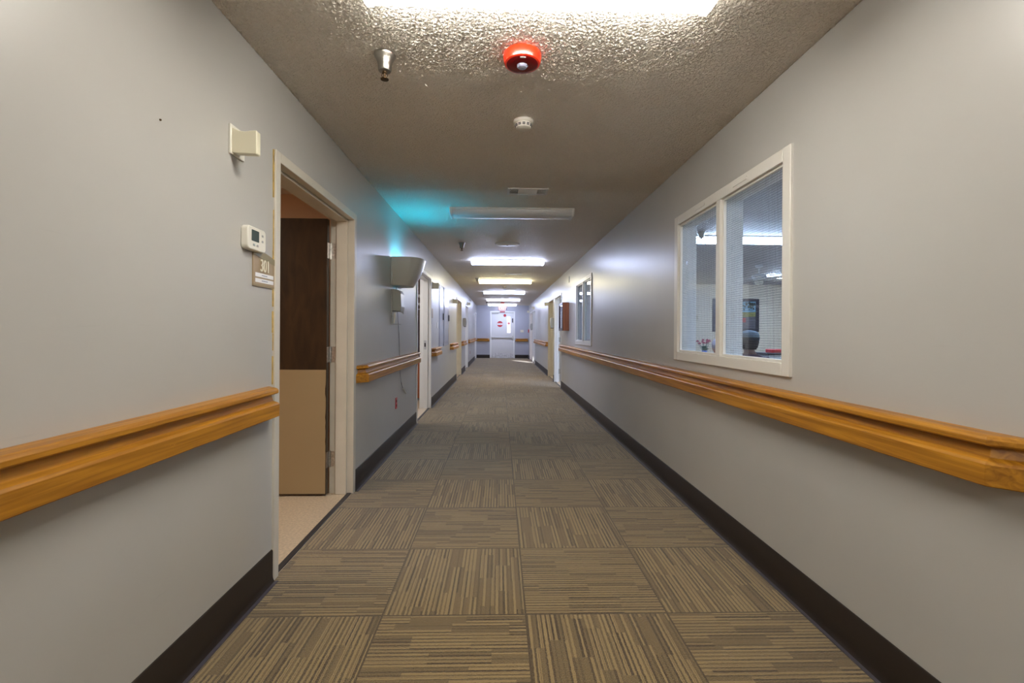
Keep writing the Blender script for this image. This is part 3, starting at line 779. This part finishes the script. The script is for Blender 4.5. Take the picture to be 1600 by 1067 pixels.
# call lamps: plate and a projecting box with a hollowed top
e = empty('call_light', wallpos('L', 1.945, 1.922)); call = e
MB().box(0, .010, -.045, .060, 0, .120).build('back_plate', MT['plastic'], e, bevel=.003)
prof = [(.010, .004), (.104, .000), (.108, .004), (.108, .093), (.104, .096), (.085, .095), (.060, .091), (.035, .094), (.020, .102), (.010, .106)]
MB().prism(prof, -.036, -.004, 'Y').build('lamp_box', MT['plastic_yellow'], e, bevel=.003)
tag(e, 'ivory nurse call lamp box on left wall above the thermostat', 'call lamp', 'nurse call lamps')
for s, y, z, l in (('L', 7.56, 1.90, 'small call lamp box on left wall between white doorway and steel panels'), ('L', 10.9, 1.87, 'small call lamp box on left wall past the steel panels'),
                   ('L', 15.4, 1.97, 'small call lamp box above the white framed left doorway'), ('R', 12.97, 1.95, 'small call lamp box beside the cream framed right doorway'),
                   ('R', 18.0, 1.99, 'small call lamp box above the white framed right doorway'), ('R', 21.2, 1.99, 'small call lamp box on right wall near the end corner')):
    if z > 1.96 and s == 'L': y = 16.0 - .35; z = 2.10
    if s == 'R' and y > 13: z = 2.10
    dup(call, wallpos(s, y, z), rot(s), l)
# thermostat
e = empty('thermostat', wallpos('L', 2.07, 1.555), 0, 'white thermostat with grey display above the 301 sign', 'thermostat')
def rr(w, h, r, n=5, cx=0, cz=0, bow=0):
    P = []
    for (sx_, sz_, a0) in ((1, 1, 0), (-1, 1, 90), (-1, -1, 180), (1, -1, 270)):
        for k in range(n + 1):
            a = math.radians(a0 + 90 * k / n)
            P.append((cx + sx_ * (w - r) + r * math.cos(a), cz + sz_ * (h - r) + r * math.sin(a)))
    return [(p[0], p[1] + bow * (1 - (p[0] / w) ** 2) * (1 if p[1] > cz else -1)) for p in P]
def slab(poly, x0, x1, mi=0): return MB().prism(poly, x0, x1, 'X', mi)
slab(rr(.076, .048, .016, cz=.052, bow=.006), 0, .030).build('body', MT['plastic'], e, bevel=.004)
slab(rr(.030, .024, .003, cx=-.016, cz=.064), .0302, .0312).build('display', MT['lcd'], e)
for yy, zz in ((-.028, .024), (.002, .024), (.044, .075), (.044, .050)):
    slab(rr(.007, .005, .003, cx=yy, cz=zz), .0302, .0325).build('button', MT['plastic_grey'], e, bevel=.001)
# room sign 301
e = empty('room_sign', wallpos('L', 2.183, 1.408), 0, 'tan room sign reading 301 beside the open walnut door', 'sign')
top = [(-.098 + .196 * k / 12, .168 - .028 * (k / 12) ** 1.8) for k in range(13)]
pl = [(-.098, 0), (.098, 0)] + top[::-1]
slab(pl, 0, .006).build('plate', MT['gold'], e, bevel=.001)
bandp = [(-.097, .139), (.097, .111)] + [(p[0] * .99, p[1] - .001) for p in top[::-1]]
slab(bandp, .0062, .0072).build('header_band', MT['gold_band'], e)
text_mesh('301', .080, .0015, 'numerals', MT['ivory'], e, (.0085, .0, .094), (PI / 2, 0, PI / 2), .72)
for zz in (.052, .027):
    st_ = MB().box(.0062, .0075, -.082, .082, zz - .009, zz + .009).build('name_strip', MT['sticker_white'], e)
    ib = MB(); yy = -.028
    while yy < .02:
        l_ = .003 + random.random() * .004; ib.box(.0076, .0079, yy, yy + l_, zz - .002, zz + .002); yy += l_ + .0015
    ib.build('lettering', MT['ink'], st_)
MB().box(.0062, .0068, -.096, .096, .004, .0075).build('foot_line', MT['gold_band'], e)

# insect trap: an open scoop on the wall with cyan tubes inside
e = empty('insect_trap', wallpos('L', 4.925, 1.675), 0, 'grey white wall scoop insect trap glowing cyan upward over dispenser', 'insect trap')
def scoop(a, b, z, n=22, ex=3.2, x0=.0123):
    P = []
    for k in range(n + 1):
        t = PI * k / n
        c_, s_ = math.cos(t), math.sin(t)
        P.append((x0 + b * (abs(s_) ** (2 / ex)), -a * math.copysign(abs(c_) ** (2 / ex), c_), z))
    return P
lev = [(.11, .10, 0), (.165, .165, .005), (.190, .197, .05), (.212, .235, .12), (.232, .270, .21), (.238, .285, .272), (.240, .290, .284)]
m = MB()
outer = [scoop(a, b, z) for a, b, z in lev]; inner = [scoop(a - .006, b - .006, z + (.006 if i < 2 else 0)) for i, (a, b, z) in enumerate(lev)]
m.rings(outer, caps=False, closed=False); m.rings(inner[::-1], caps=False, closed=False)
m.rings([outer[-1], inner[-1]], caps=False, closed=False)
m.quad(outer[0])
m.build('shell', mat('grey white enamel', (.50, .49, .45), .3, coat=.2), e, smooth=True)
MB().box(0, .012, -.232, .232, .0, .280).build('back_plate', MT['plastic_grey'], e, bevel=.003)
for zz in (.12, .19):
    tb = MB(); tb.tube([(.09, -.15, zz), (.09, .15, zz)], .013, 12); tb.build('uv_tube', MT['uv'], e, smooth=True)
# broken soap dispenser with bracket
e = empty('soap_dispenser', wallpos('L', 4.80, 1.40), 0, 'cracked grey dispenser below the insect trap on left wall', 'dispenser')
MB().box(0, .012, -.085, .105, -.02, .235).build('back_plate', MT['plastic_grey'], e, bevel=.003)
zb = [(-.075, .012), (-.055, .004), (-.035, .016), (-.015, 0), (.005, .012), (.03, -.006), (.05, .014), (.075, -.012), (.098, .006)]
m = MB()
def cov(y, z, x): return (x, y, z)
r0 = [(.014, y, z + .01) for y, z in zb]; r1 = [(.092, y, z) for y, z in zb]; r2 = [(.100, y, .06) for y, z in zb]; r3 = [(.094, y, .19) for y, z in zb]; r4 = [(.075, y, .225) for y, z in zb]; r5 = [(.014, y, .240) for y, z in zb]
m.rings([r1, r2, r3, r4, r5], caps=False, closed=False)
for yi in (0, -1): m.quad([r[yi] for r in (r1, r2, r3, r4, r5)] + [r0[yi]])
cv = m.build('cover', mat('grey cracked plastic', (.36, .36, .32), .3), e)
sm = cv.modifiers.new('Solidify', 'SOLIDIFY'); sm.thickness = .003; sm.offset = -1
br = MB().box(0, .010, -.080, -.030, -.115, -.022); br.box(.010, .014, -.070, -.045, -.112, -.03); br.box(0, .095, -.08, .02, -.122, -.116)
br.build('drip_bracket', MT['plastic_grey'], e, bevel=.001)
MB().tube([(.03, -.05, 0), (.028, -.052, -.06), (.022, -.055, -.11)], [.012, .010, .006], 10).build('nozzle', MT['plastic'], e, smooth=True)
# cord hanging from trap behind the handrail
cd = MB(); cd.tube([(XL + .006, 4.93, 1.69), (XL + .006, 4.98, 1.45), (XL + .007, 5.05, 1.2), (XL + .006, 5.10, .96), (XL + .006, 5.13, .75), (XL + .012, 5.18, .63), (XL + .012, 5.25, .575)], .0028, 6)
co = cd.build('power_cord', MT['cord'], smooth=True); tag(co, 'thin grey power cord hanging from the insect trap behind the handrail', 'cord')
MB().tube([(XL + .012, 5.25, .575), (XL + .014, 5.33, .535), (XL + .016, 5.41, .495)], .0075, 8).build('white_plug', MT['plastic'], co, smooth=True)
# red outlet
def outlet(y, z, label, side='L'):
    e = empty('wall_outlet', wallpos(side, y, z), rot(side), label, 'outlet', 'red wall outlets')
    MB().box(0, .006, -.036, .036, 0, .116).build('cover_plate', MT['redpaint'], e, bevel=.002)
    for zz in (.034, .082):
        s_ = MB(); s_.lathe([(.015, .006), (.015, .009), (.002, .0095)], 16, (0, 0, zz), axis='X'); so = s_.build('socket', MT['red_dark'], e)
    return e
o1 = outlet(4.965, .392, 'red wall outlet low on left wall below the hanging cord')
dup(o1, wallpos('L', 17.2, .40), 0, 'red wall outlet low on far left wall before last doorway')

# ------------------------------------------------------------------ steel panels
def steel_panel(y0, y1, z0, z1, label, proud):
    e = empty('electrical_panel', wallpos('L', (y0 + y1) / 2, z0), 0, label, 'electrical panel', 'grey steel electrical panels')
    w = (y1 - y0) / 2; h = z1 - z0
    MB().box(0, proud, -w, w, 0, h).build('cabinet', MT['panelgrey'], e, bevel=.003)
    MB().box(proud, proud + .005, -w + .05, w - .05, .06, h - .06).build('door', MT['panelgrey'], e, bevel=.003)
    MB().box(proud + .005, proud + .025, w - .13, w - .085, h * .44, h * .55).build('latch', MT['dark'], e, bevel=.003)
    for sy in (-1, 1):
        for zz in (.03, h - .03): MB().lathe([(.012, proud), (.010, proud + .004)], 10, (0, sy * (w - .025), zz), axis='X').build('screw', MT['dark'], e)
steel_panel(8.40, 9.02, .93, 2.07, 'grey steel electrical panel nearer the white left doorway', .005)
steel_panel(9.06, 9.93, .93, 2.07, 'wider grey steel electrical panel farther from the white doorway', .008)
# switch plates
tag(MB().box(XL, XL + .006, 8.13, 8.22, 1.27, 1.37).build('switch_plate', MT['plastic'], bevel=.002), 'small white switch plate on left wall beside the steel panels', 'switch plate')
tag(MB().box(XL, XL + .006, 7.50, 7.62, 1.43, 1.58).build('room_sign', MT['gold'], bevel=.002), 'small tan plate beside the white left doorway', 'sign')
# hand sanitizer dispensers
def sanitizer(label):
    e = empty('sanitizer_dispenser', (0, 0, 0)); tag(e, label, 'dispenser', 'hand sanitizer dispensers')
    pr = [(0, 0), (.075, .0), (.095, .03), (.105, .12), (.098, .22), (.080, .245), (0, .25)]
    MB().prism(pr, -.06, .06, 'Y').build('body', MT['plastic_grey'], e, bevel=.008)
    MB().box(.02, .09, -.04, .04, -.014, -.001).build('push_lever', MT['dark'], e, bevel=.003)
    MB().box(0, .085, -.055, .055, -.10, -.092).build('drip_tray', MT['plastic'], e, bevel=.003)
    MB().box(0, .006, -.03, .03, -.092, 0).build('back_strip', MT['plastic'], e)
    return e
sn = sanitizer('grey dispenser on left wall between cream and white framed doorways'); sn.location = wallpos('L', 13.95, 1.375)
dup(sn, wallpos('R', 11.487, 1.32), PI, 'grey hand sanitizer dispenser between two doorways on right wall')
dup(sn, wallpos('R', 19.06, 1.32), PI, 'grey dispenser beside the last doorway on right wall')

# ------------------------------------------------------------------ right wall things
e = empty('display_case', wallpos('R', 9.30, 1.245), PI, 'red brown wooden display case with glass front on right wall', 'display case')
dp, hw, hh = .122, .27, .55
cs = MB()
for s in (-1, 1): cs.box(0, dp, s * hw, s * (hw - .018), 0, hh)
cs.box(0, dp, -hw + .018, hw - .018, 0, .018); cs.box(0, dp, -hw + .018, hw - .018, hh - .018, hh); cs.box(0, .008, -hw + .018, hw - .018, .018, hh - .018)
cs.build('case', MT['redwood'], e, bevel=.002)
ff = MB()
for s in (-1, 1): ff.box(dp, dp + .010, s * hw, s * (hw - .05), 0, hh)
ff.box(dp, dp + .010, -hw + .05, hw - .05, 0, .05); ff.box(dp, dp + .010, -hw + .05, hw - .05, hh - .05, hh)
ff.build('door_frame', MT['pictureframe'], e, bevel=.002)
MB().box(.010, .014, -hw + .02, hw - .02, .02, hh - .02).build('lining', MT['sticker_white'], e)
MB().box(dp - .006, dp - .002, -hw + .02, hw - .02, .02, hh - .02).build('pane', MT['glass'], e)
tag(MB().box(XR, XR - .012, 9.0, 9.06, 2.18, 2.30).build('sensor_plate', MT['plastic_grey'], bevel=.003), 'small grey slot plate high on right wall above display case', 'plate')
tag(MB().box(.955, 1.11, YE, YE - .008, 1.205, 1.315).build('switch_plate', MT['plastic_yellow'], bevel=.002), 'cream switch plate on end wall right of exit door', 'switch plate')
e = empty('pull_station', wallpos('R', 21.47, 1.20), PI, 'red fire alarm pull station on right wall at the corridor end', 'alarm pull')
MB().box(0, .045, -.05, .05, 0, .14).build('body', MT['redpaint'], e, bevel=.004)
MB().box(.045, .055, -.035, .035, .05, .075).build('handle', MT['sticker_white'], e, bevel=.002)

# ------------------------------------------------------------------ closet behind the second doorway
e = empty('wardrobe', (-1.75, 8.62, 0), 0, 'brown open wardrobe with orange drawer inside second left doorway', 'wardrobe')
cs = MB(); cs.box(-.47, -.45, -.34, .34, 0, 2.28); cs.box(.45, .47, -.34, .34, 0, 2.28); cs.box(-.45, .45, .32, .34, 0, 2.28); cs.box(-.45, .45, -.34, .32, 2.26, 2.28)
cs.build('carcass', MT['mauve'], e)
MB().box(-.449, .449, -.345, .318, .03, .64).build('drawer', MT['orange_wood'], e, bevel=.003)
for zz in (1.71, 1.86):
    sh = MB()
    for k in range(9): sh.box(-.449, .449, -.33 + k * .075, -.324 + k * .075, zz, zz + .006)
    for k in range(5): sh.box(-.449 + k * .222, -.443 + k * .222, -.33, .31, zz - .006, zz)
    sh.build('wire_shelf', MT['white'], e)
MB().tube([(-.449, 0, 1.62), (.449, 0, 1.62)], .012, 10).build('rod', MT['steel'], e, smooth=True)
def robe(cx, cy, label):
    e = empty('hanging_robe', (cx, cy, 1.60), 0, label, 'robe', 'robes hung in the wardrobe')
    m = MB(); R = []
    for z, a, b in ((-.02, .03, .02), (-.05, .12, .04), (-.10, .21, .05), (-.3, .22, .055), (-.55, .235, .06), (-.76, .25, .065)):
        R.append([(b * math.sin(2 * PI * k / 28) * (1 + .25 * math.sin(k * 3.1)), a * math.cos(2 * PI * k / 28), z) for k in range(28)])
    m.rings(R); m.build('garment', MT['robe'], e, smooth=True)
    MB().tube([(0, 0, -.02), (0, 0, .005), (0, .012, .03), (0, 0, .046), (0, -.010, .036)], .003, 6).build('hanger_hook', MT['steel'], e)
robe(-1.36, 8.52, 'pale lavender robe hanging nearest the doorway in wardrobe')
robe(-1.55, 8.52, 'pale lavender robe hanging deeper in the wardrobe')
tag(MB().box(-1.44, -1.34, 8.29, 8.36, .641, .72).build('small_box', MT['redpaint'], bevel=.003), 'small red box on the wardrobe drawer top', 'box')
tag(MB().box(-1.43, -1.35, 8.295, 8.355, .721, .79).build('small_box', MT['trouser'], bevel=.003), 'small dark box stacked on the red box in the wardrobe', 'box')

# ------------------------------------------------------------------ lounge seen through the wired windows
def picture(x0, x1, label, art=True):
    e = empty('framed_picture', ((x0 + x1) / 2, 11.48, 1.25), 0, label, 'picture', 'framed pictures on the lounge wall')
    w = (x1 - x0) / 2; h = .83; f = .075
    m = MB()
    for s in (-1, 1): m.box(s * w, s * (w - f), -.03, 0, 0, h)
    m.box(-w + f, w - f, -.03, 0, 0, f); m.box(-w + f, w - f, -.03, 0, h - f, h); m.build('frame', MT['pictureframe'], e, bevel=.006)
    a = MB(); iw = w - f; z0, z1 = f, h - f; y = -.008
    zs = [z0, z0 + .10, z0 + .30, z0 + .42, z1]
    for i, mi in enumerate((4, 4, 1, 0)): a.box(-iw, iw, y, -.002, zs[i], zs[i + 1], mi)
    a.box(-iw + .05, -iw + .20, y - .002, y - .0005, zs[1] + .06, zs[1] + .17, 3)
    random.seed(3)
    for k in range(26):
        cx = random.uniform(-iw + .04, iw - .02); cz = z1 - .02 - abs(random.gauss(0, .09)); r_ = random.uniform(.012, .034)
        if cz < zs[3] - .02: continue
        a.lathe([(min(r_, iw - abs(cx), z1 - cz if z1 - cz > .004 else .004), y - .0005), (min(r_, iw - abs(cx), z1 - cz if z1 - cz > .004 else .004) * .9, y - .002)], 9, (cx, 0, cz), 2, 'Y')
    a.build('canvas', [MT['paint_sky'], MT['paint_field'], MT['paint_dark'], MT['paint_red'], MT['paint_ground']], e)
picture(5.86, 6.46, 'dark framed landscape picture on lounge wall behind the capped person')
picture(5.29, 5.78, 'dark framed picture mostly hidden behind the window mullion')
e = empty('television', (7.72, 11.47, 1.62), 0, 'television with blue screen at the edge of near window', 'television')
MB().box(-.60, .60, -.06, -.01, 0, .70).build('casing', MT['black'], e, bevel=.006)
MB().box(-.575, .575, -.0625, -.0602, .03, .675).build('screen', MT['screen'], e)

e = empty('ceiling_fan', (4.62, 8.2, 2.43), 0, 'pale ceiling fan hanging in the lounge past the lit tube', 'ceiling fan')
MB().lathe([(.065, 0), (.062, -.03), (.03, -.05), (.013, -.055), (.013, -.15), (.03, -.155)], 20).build('mount', MT['pale'], e, smooth=True)
MB().lathe([(.05, -.156), (.11, -.17), (.125, -.20), (.115, -.245), (.06, -.262), (.02, -.264)], 24).build('motor', MT['pale'], e, smooth=True)
MB().lathe([(.055, -.265), (.075, -.29), (.06, -.34), (.02, -.355)], 20).build('light_bowl', MT['plastic'], e, smooth=True)
for k in range(5):
    a = 2 * PI * k / 5 + .35
    b = MB(); b.rings([[(x_, -w_, -.235 + t_ + .010), (x_, w_, -.235 + t_ - .012), (x_, w_, -.242 + t_ - .012), (x_, -w_, -.242 + t_ + .010)] for x_, w_, t_ in ((.10, .02, 0), (.18, .05, 0), (.30, .065, 0), (.55, .070, 0), (.59, .055, 0), (.60, .03, 0))])
    bo = b.build('blade', MT['pale'], e, bevel=.001); bo.rotation_euler = (0, 0, a)

# chairs and the two seated people
e = empty('lounge_chair', (0, 0, 0)); ch0 = e
MB().box(-.23, .23, -.22, .23, .405, .45).build('seat', MT['shirt'], e, bevel=.012)
MB().box(-.22, .22, -.275, -.235, .50, .82).build('backrest', MT['shirt'], e, bevel=.015)
for sx_ in (-1, 1):
    for y0_, y1_ in ((.20, .20), (-.245, -.25)):
        MB().tube([(sx_ * .21, y1_, 0), (sx_ * .21, y0_, .405 if y0_ > 0 else .80)], .014, 8).build('leg', MT['dark'], e, smooth=True)
tag(e, 'dark lounge chair under the person in the grey cap', 'chair', 'lounge chairs')

def seated(name, loc, rz, label, shirt, skin, hz=0.):
    """one continuous skinned body, seated, facing local +y"""
    V = []; Ed = []; Rd = []
    def add(p, r, par=None):
        V.append(p); Rd.append(r)
        if par is not None: Ed.append((par, len(V) - 1))
        return len(V) - 1
    pv = add((0, -.02, .535), (.155, .115))
    sp = add((0, -.045, .70), (.145, .105), pv); chs = add((0, -.04, .85), (.155, .105), sp); nb = add((0, -.03, .965 + hz), (.085, .07), chs)
    nk = add((0, -.015, 1.01 + hz), (.055, .055), nb); jw = add((0, .012, 1.06 + hz), (.066, .075), nk); hm = add((0, .012, 1.12 + hz), (.078, .094), jw); ht = add((0, -.005, 1.185 + hz), (.068, .082), hm)
    no = add((0, .115, 1.10 + hz), (.014, .018), hm)
    for s in (-1, 1):
        ea = add((s * .088, .0, 1.11 + hz), (.012, .022), hm)
        sh = add((s * .165, -.04, .90), (.068, .068), chs); el = add((s * .225, .03, .67), (.050, .050), sh); wr = add((s * .15, .26, .66), (.030, .030), el); pm = add((s * .13, .33, .655), (.034, .022), wr)
        for k in range(4):
            f1 = add((s * (.13 + (k - 1.5) * .018), .385, .655), (.0095, .0095), pm); f2 = add((s * (.13 + (k - 1.5) * .019), .415 - abs(k - 1.3) * .006, .645), (.009, .009), f1); add((s * (.13 + (k - 1.5) * .019), .432 - abs(k - 1.3) * .008, .628), (.008, .008), f2)
        t1 = add((s * .095, .345, .655), (.0105, .0105), pm); add((s * .080, .375, .648), (.009, .009), t1)
        hp = add((s * .095, .02, .525), (.092, .088), pv); kn = add((s * .12, .42, .515), (.064, .064), hp); an = add((s * .12, .43, .10), (.042, .042), kn); he = add((s * .12, .43, .05), (.042, .045), an); add((s * .13, .56, .04), (.042, .034), he)
    me = bpy.data.meshes.new(name); me.from_pydata(V, Ed, [])
    o = bpy.data.objects.new(name, me); COL.objects.link(o)
    sk = o.modifiers.new('Skin', 'SKIN'); sk.use_smooth_shade = True
    for i, r in enumerate(Rd): me.skin_vertices[0].data[i].radius = r
    me.skin_vertices[0].data[0].use_root = True
    ss = o.modifiers.new('Sub', 'SUBSURF'); ss.levels = 2; ss.render_levels = 2
    dg = bpy.context.evaluated_depsgraph_get(); nm = bpy.data.meshes.new_from_object(o.evaluated_get(dg))
    o.modifiers.clear(); o.data = nm
    nm.materials.clear()
    for m_ in (skin, shirt, MT['trouser'], MT['black']): nm.materials.append(m_)
    for p in nm.polygons:
        c = p.center; p.use_smooth = True
        if c.z > .975 + hz: k = 0
        elif c.z < .10: k = 3
        elif c.y > .255 and c.z > .60: k = 0
        elif c.z > .60 or (abs(c.x) > .18 and c.z > .6): k = 1
        else: k = 2
        p.material_index = k
    o.location = loc; o.rotation_euler = (0, 0, rz)
    return tag(o, label, 'person', 'people seated in the lounge')
p1 = seated('person', (2.83, 5.22, 0), -.25, 'seated person in grey cap and dark plum shirt seen through near window', MT['shirt'], MT['skin'])
cp = MB()
cp.lathe([(.108, 1.135), (.110, 1.155), (.110, 1.168)], 24, (0, .005, 0), 1); cp.lathe([(.109, 1.1685), (.107, 1.195), (.092, 1.222), (.062, 1.240), (.020, 1.247)], 24, (0, .005, 0), 0)
cp.rings([[(x_, .085 + d_, 1.142 + z_ - .25 * abs(x_) ** 1.6) for x_, d_ in ((-.085, 0), (-.055, .055), (0, .085), (.055, .055), (.085, 0))] for z_ in (0, .006)], 1)
cp.build('cap', [MT['knit'], MT['cap_band']], p1, smooth=True)
hr = MB(); hr.lathe([(.070, 1.03), (.088, 1.06), (.096, 1.10), (.100, 1.1345)], 20, (0, -.012, 0)); hh_ = hr.build('hair', MT['hair_dark'], p1, smooth=True); hh_.scale = (.98, .80, 1); hh_.location = (0, -.016, 0)
ch0.location = (2.83, 5.22, 0); ch0.rotation_euler = (0, 0, -.25)
p2 = seated('person', (3.00, 6.30, 0), .1, 'seated person with grey hair beside the flower vase in lounge', MT['shirt_b'], MT['skin_pale'], -.085)
hr = MB(); hr.ball((0, -.012, 1.055), (.102, .108, .095), 20, 12); hr.build('hair', MT['hair_grey'], p2, smooth=True)
dup(ch0, (3.00, 6.30, 0), .1, 'dark lounge chair under the grey haired person')

e = empty('side_table', (3.15, 7.30, 0), 0, 'small lounge table under the flower vase', 'table')
MB().box(-.45, .45, -.40, .40, .72, .75).build('table_top', MT['pale'], e, bevel=.006)
for sx_ in (-1, 1):
    for sy_ in (-1, 1): MB().box(sx_ * .42, sx_ * .38, sy_ * .37, sy_ * .33, 0, .72).build('leg', MT['dark'], e)
e = empty('flower_vase', (3.18, 7.16, .75), 0, 'blue vase of dark red flowers on lounge table in near window', 'vase')
MB().lathe([(.035, 0), (.055, .05), (.06, .11), (.035, .17), (.045, .19)], 20).build('vase', MT['blue'], e, smooth=True)
random.seed(5)
for k in range(9):
    a = 2 * PI * k / 9; rr_ = .03 + .075 * random.random(); px, py, pz = rr_ * math.cos(a), rr_ * math.sin(a), .29 + .06 * random.random()
    st_ = MB().tube([(px * .2, py * .2, .18), (px * .6, py * .6, .24), (px, py, pz)], .003, 5).build('stem', MT['leaf'], e)
    fl = MB()
    for j in range(6):
        b_ = 2 * PI * j / 6; fl.ball((px + .016 * math.cos(b_), py + .016 * math.sin(b_), pz + .004), (.011, .011, .009), 8, 5)
    fl.ball((px, py, pz + .012), .014, 8, 5); fl.build('flower', MT['petal'], e, smooth=True)
lf = MB()
for k in range(14):
    a = 2 * PI * k / 14; r1_ = .05 + .03 * random.random(); z_ = .20 + .06 * random.random()
    d = Vector((math.cos(a), math.sin(a), 0)); n_ = Vector((-d.y, d.x, 0))
    P = [d * .02 + Vector((0, 0, .19)), d * r1_ * .6 + n_ * .018 + Vector((0, 0, z_)), d * r1_ * 1.2 + Vector((0, 0, z_ + .01)), d * r1_ * .6 - n_ * .018 + Vector((0, 0, z_))]
    lf.rings([[p for p in P], [p + Vector((0, 0, .002)) for p in P]])
lf.build('leaves', MT['leaf'], e)
e = empty('small_cabinet', (3.86, 6.20, 0), 0, 'pale cabinet with dark top at the right of near window', 'cabinet')
MB().box(-.36, .36, -.22, .22, .04, .93).build('body', MT['pale'], e, bevel=.004)
MB().box(-.38, .38, -.24, .24, .93, .955).build('top', MT['dark'], e, bevel=.004)
for s in (-1, 1):
    dd = MB().box(s * .005, s * .345, -.236, -.221, .07, .90).build('door', MT['pale'], e, bevel=.003)
    MB().box(s * .03, s * .045, -.255, -.237, .55, .68).build('handle', MT['dark'], dd)
tag(MB().box(3.62, 3.80, 6.10, 6.26, .956, 1.0).build('book', MT['redpaint'], bevel=.004), 'red book lying on the pale lounge cabinet', 'book')

# ------------------------------------------------------------------ lamps that are out of view, and daylight
def area(name, loc, sx_, sy_, power, col, rot_=(0, 0, 0)):
    l = bpy.data.lights.new(name, 'AREA'); l.shape = 'RECTANGLE'; l.size = sx_; l.size_y = sy_; l.energy = power; l.color = col
    o = bpy.data.objects.new(name, l); COL.objects.link(o); o.location = loc; o.rotation_euler = rot_; return o
area('bedroom_lamp', (-3.2, 2.2, 2.40), .5, .5, 16, (1, .86, .68))
area('closet_lamp', (-2.0, 6.5, 2.40), .4, .4, 11, (1, .95, .92))
area('ward_lamp', (-2.4, 12.6, 2.40), .4, .4, 9, (1, .85, .65))
area('office_lamp', (-2.4, 15.9, 2.40), .4, .4, 9, (.9, .94, 1))
area('store_lamp', (2.7, 12.8, 2.40), .4, .4, 9, (1, .95, .8))
area('pantry_lamp', (2.7, 19.6, 2.40), .4, .4, 9, (1, .92, .85))
sl_ = bpy.data.lights.new('window_daylight', 'SPOT'); sl_.energy = 900; sl_.color = (1, .96, .9); sl_.spot_size = math.radians(5.5); sl_.spot_blend = .25; sl_.shadow_soft_size = .05
so = bpy.data.objects.new('window_daylight', sl_); COL.objects.link(so); so.location = (2.6, 15.4, 1.0)
so.rotation_euler = (Vector((.98, 19.25, .0)) - Vector(so.location)).to_track_quat('-Z', 'Y').to_euler()

W = bpy.data.worlds.new('World'); SC.world = W; W.use_nodes = True
W.node_tree.nodes['Background'].inputs['Color'].default_value = (.9, .95, 1, 1); W.node_tree.nodes['Background'].inputs['Strength'].default_value = 1.2

# ------------------------------------------------------------------ camera
cam = bpy.data.cameras.new('Camera'); cam.sensor_width = 36; cam.sensor_fit = 'HORIZONTAL'; cam.lens = 728 / 1600 * 36
cam.shift_y = -14.5 / 1600; cam.clip_start = .02; cam.clip_end = 200
co = bpy.data.objects.new('Camera', cam); COL.objects.link(co)
th = math.atan(19 / 728); r = .006
F = Vector((math.sin(th), math.cos(th), 0)); R0 = Vector((math.cos(th), -math.sin(th), 0)); U0 = Vector((0, 0, 1))
Rv = R0 * math.cos(r) + U0 * math.sin(r); Uv = U0 * math.cos(r) - R0 * math.sin(r)
mw_ = Matrix((Rv, Uv, -F)).transposed().to_4x4(); mw_.translation = (0, 0, 1.208); co.matrix_world = mw_
SC.camera = co

vs = SC.view_settings; vs.view_transform = 'Standard'; vs.look = 'None'; vs.gamma = 1; vs.use_curve_mapping = False; vs.exposure = 1.0
SC.cycles.use_denoising = True
SC.cycles.max_bounces = 10; SC.cycles.diffuse_bounces = 6; SC.cycles.glossy_bounces = 4; SC.cycles.transparent_max_bounces = 12
SC.cycles.sample_clamp_indirect = 6; SC.cycles.caustics_reflective = False; SC.cycles.caustics_refractive = False
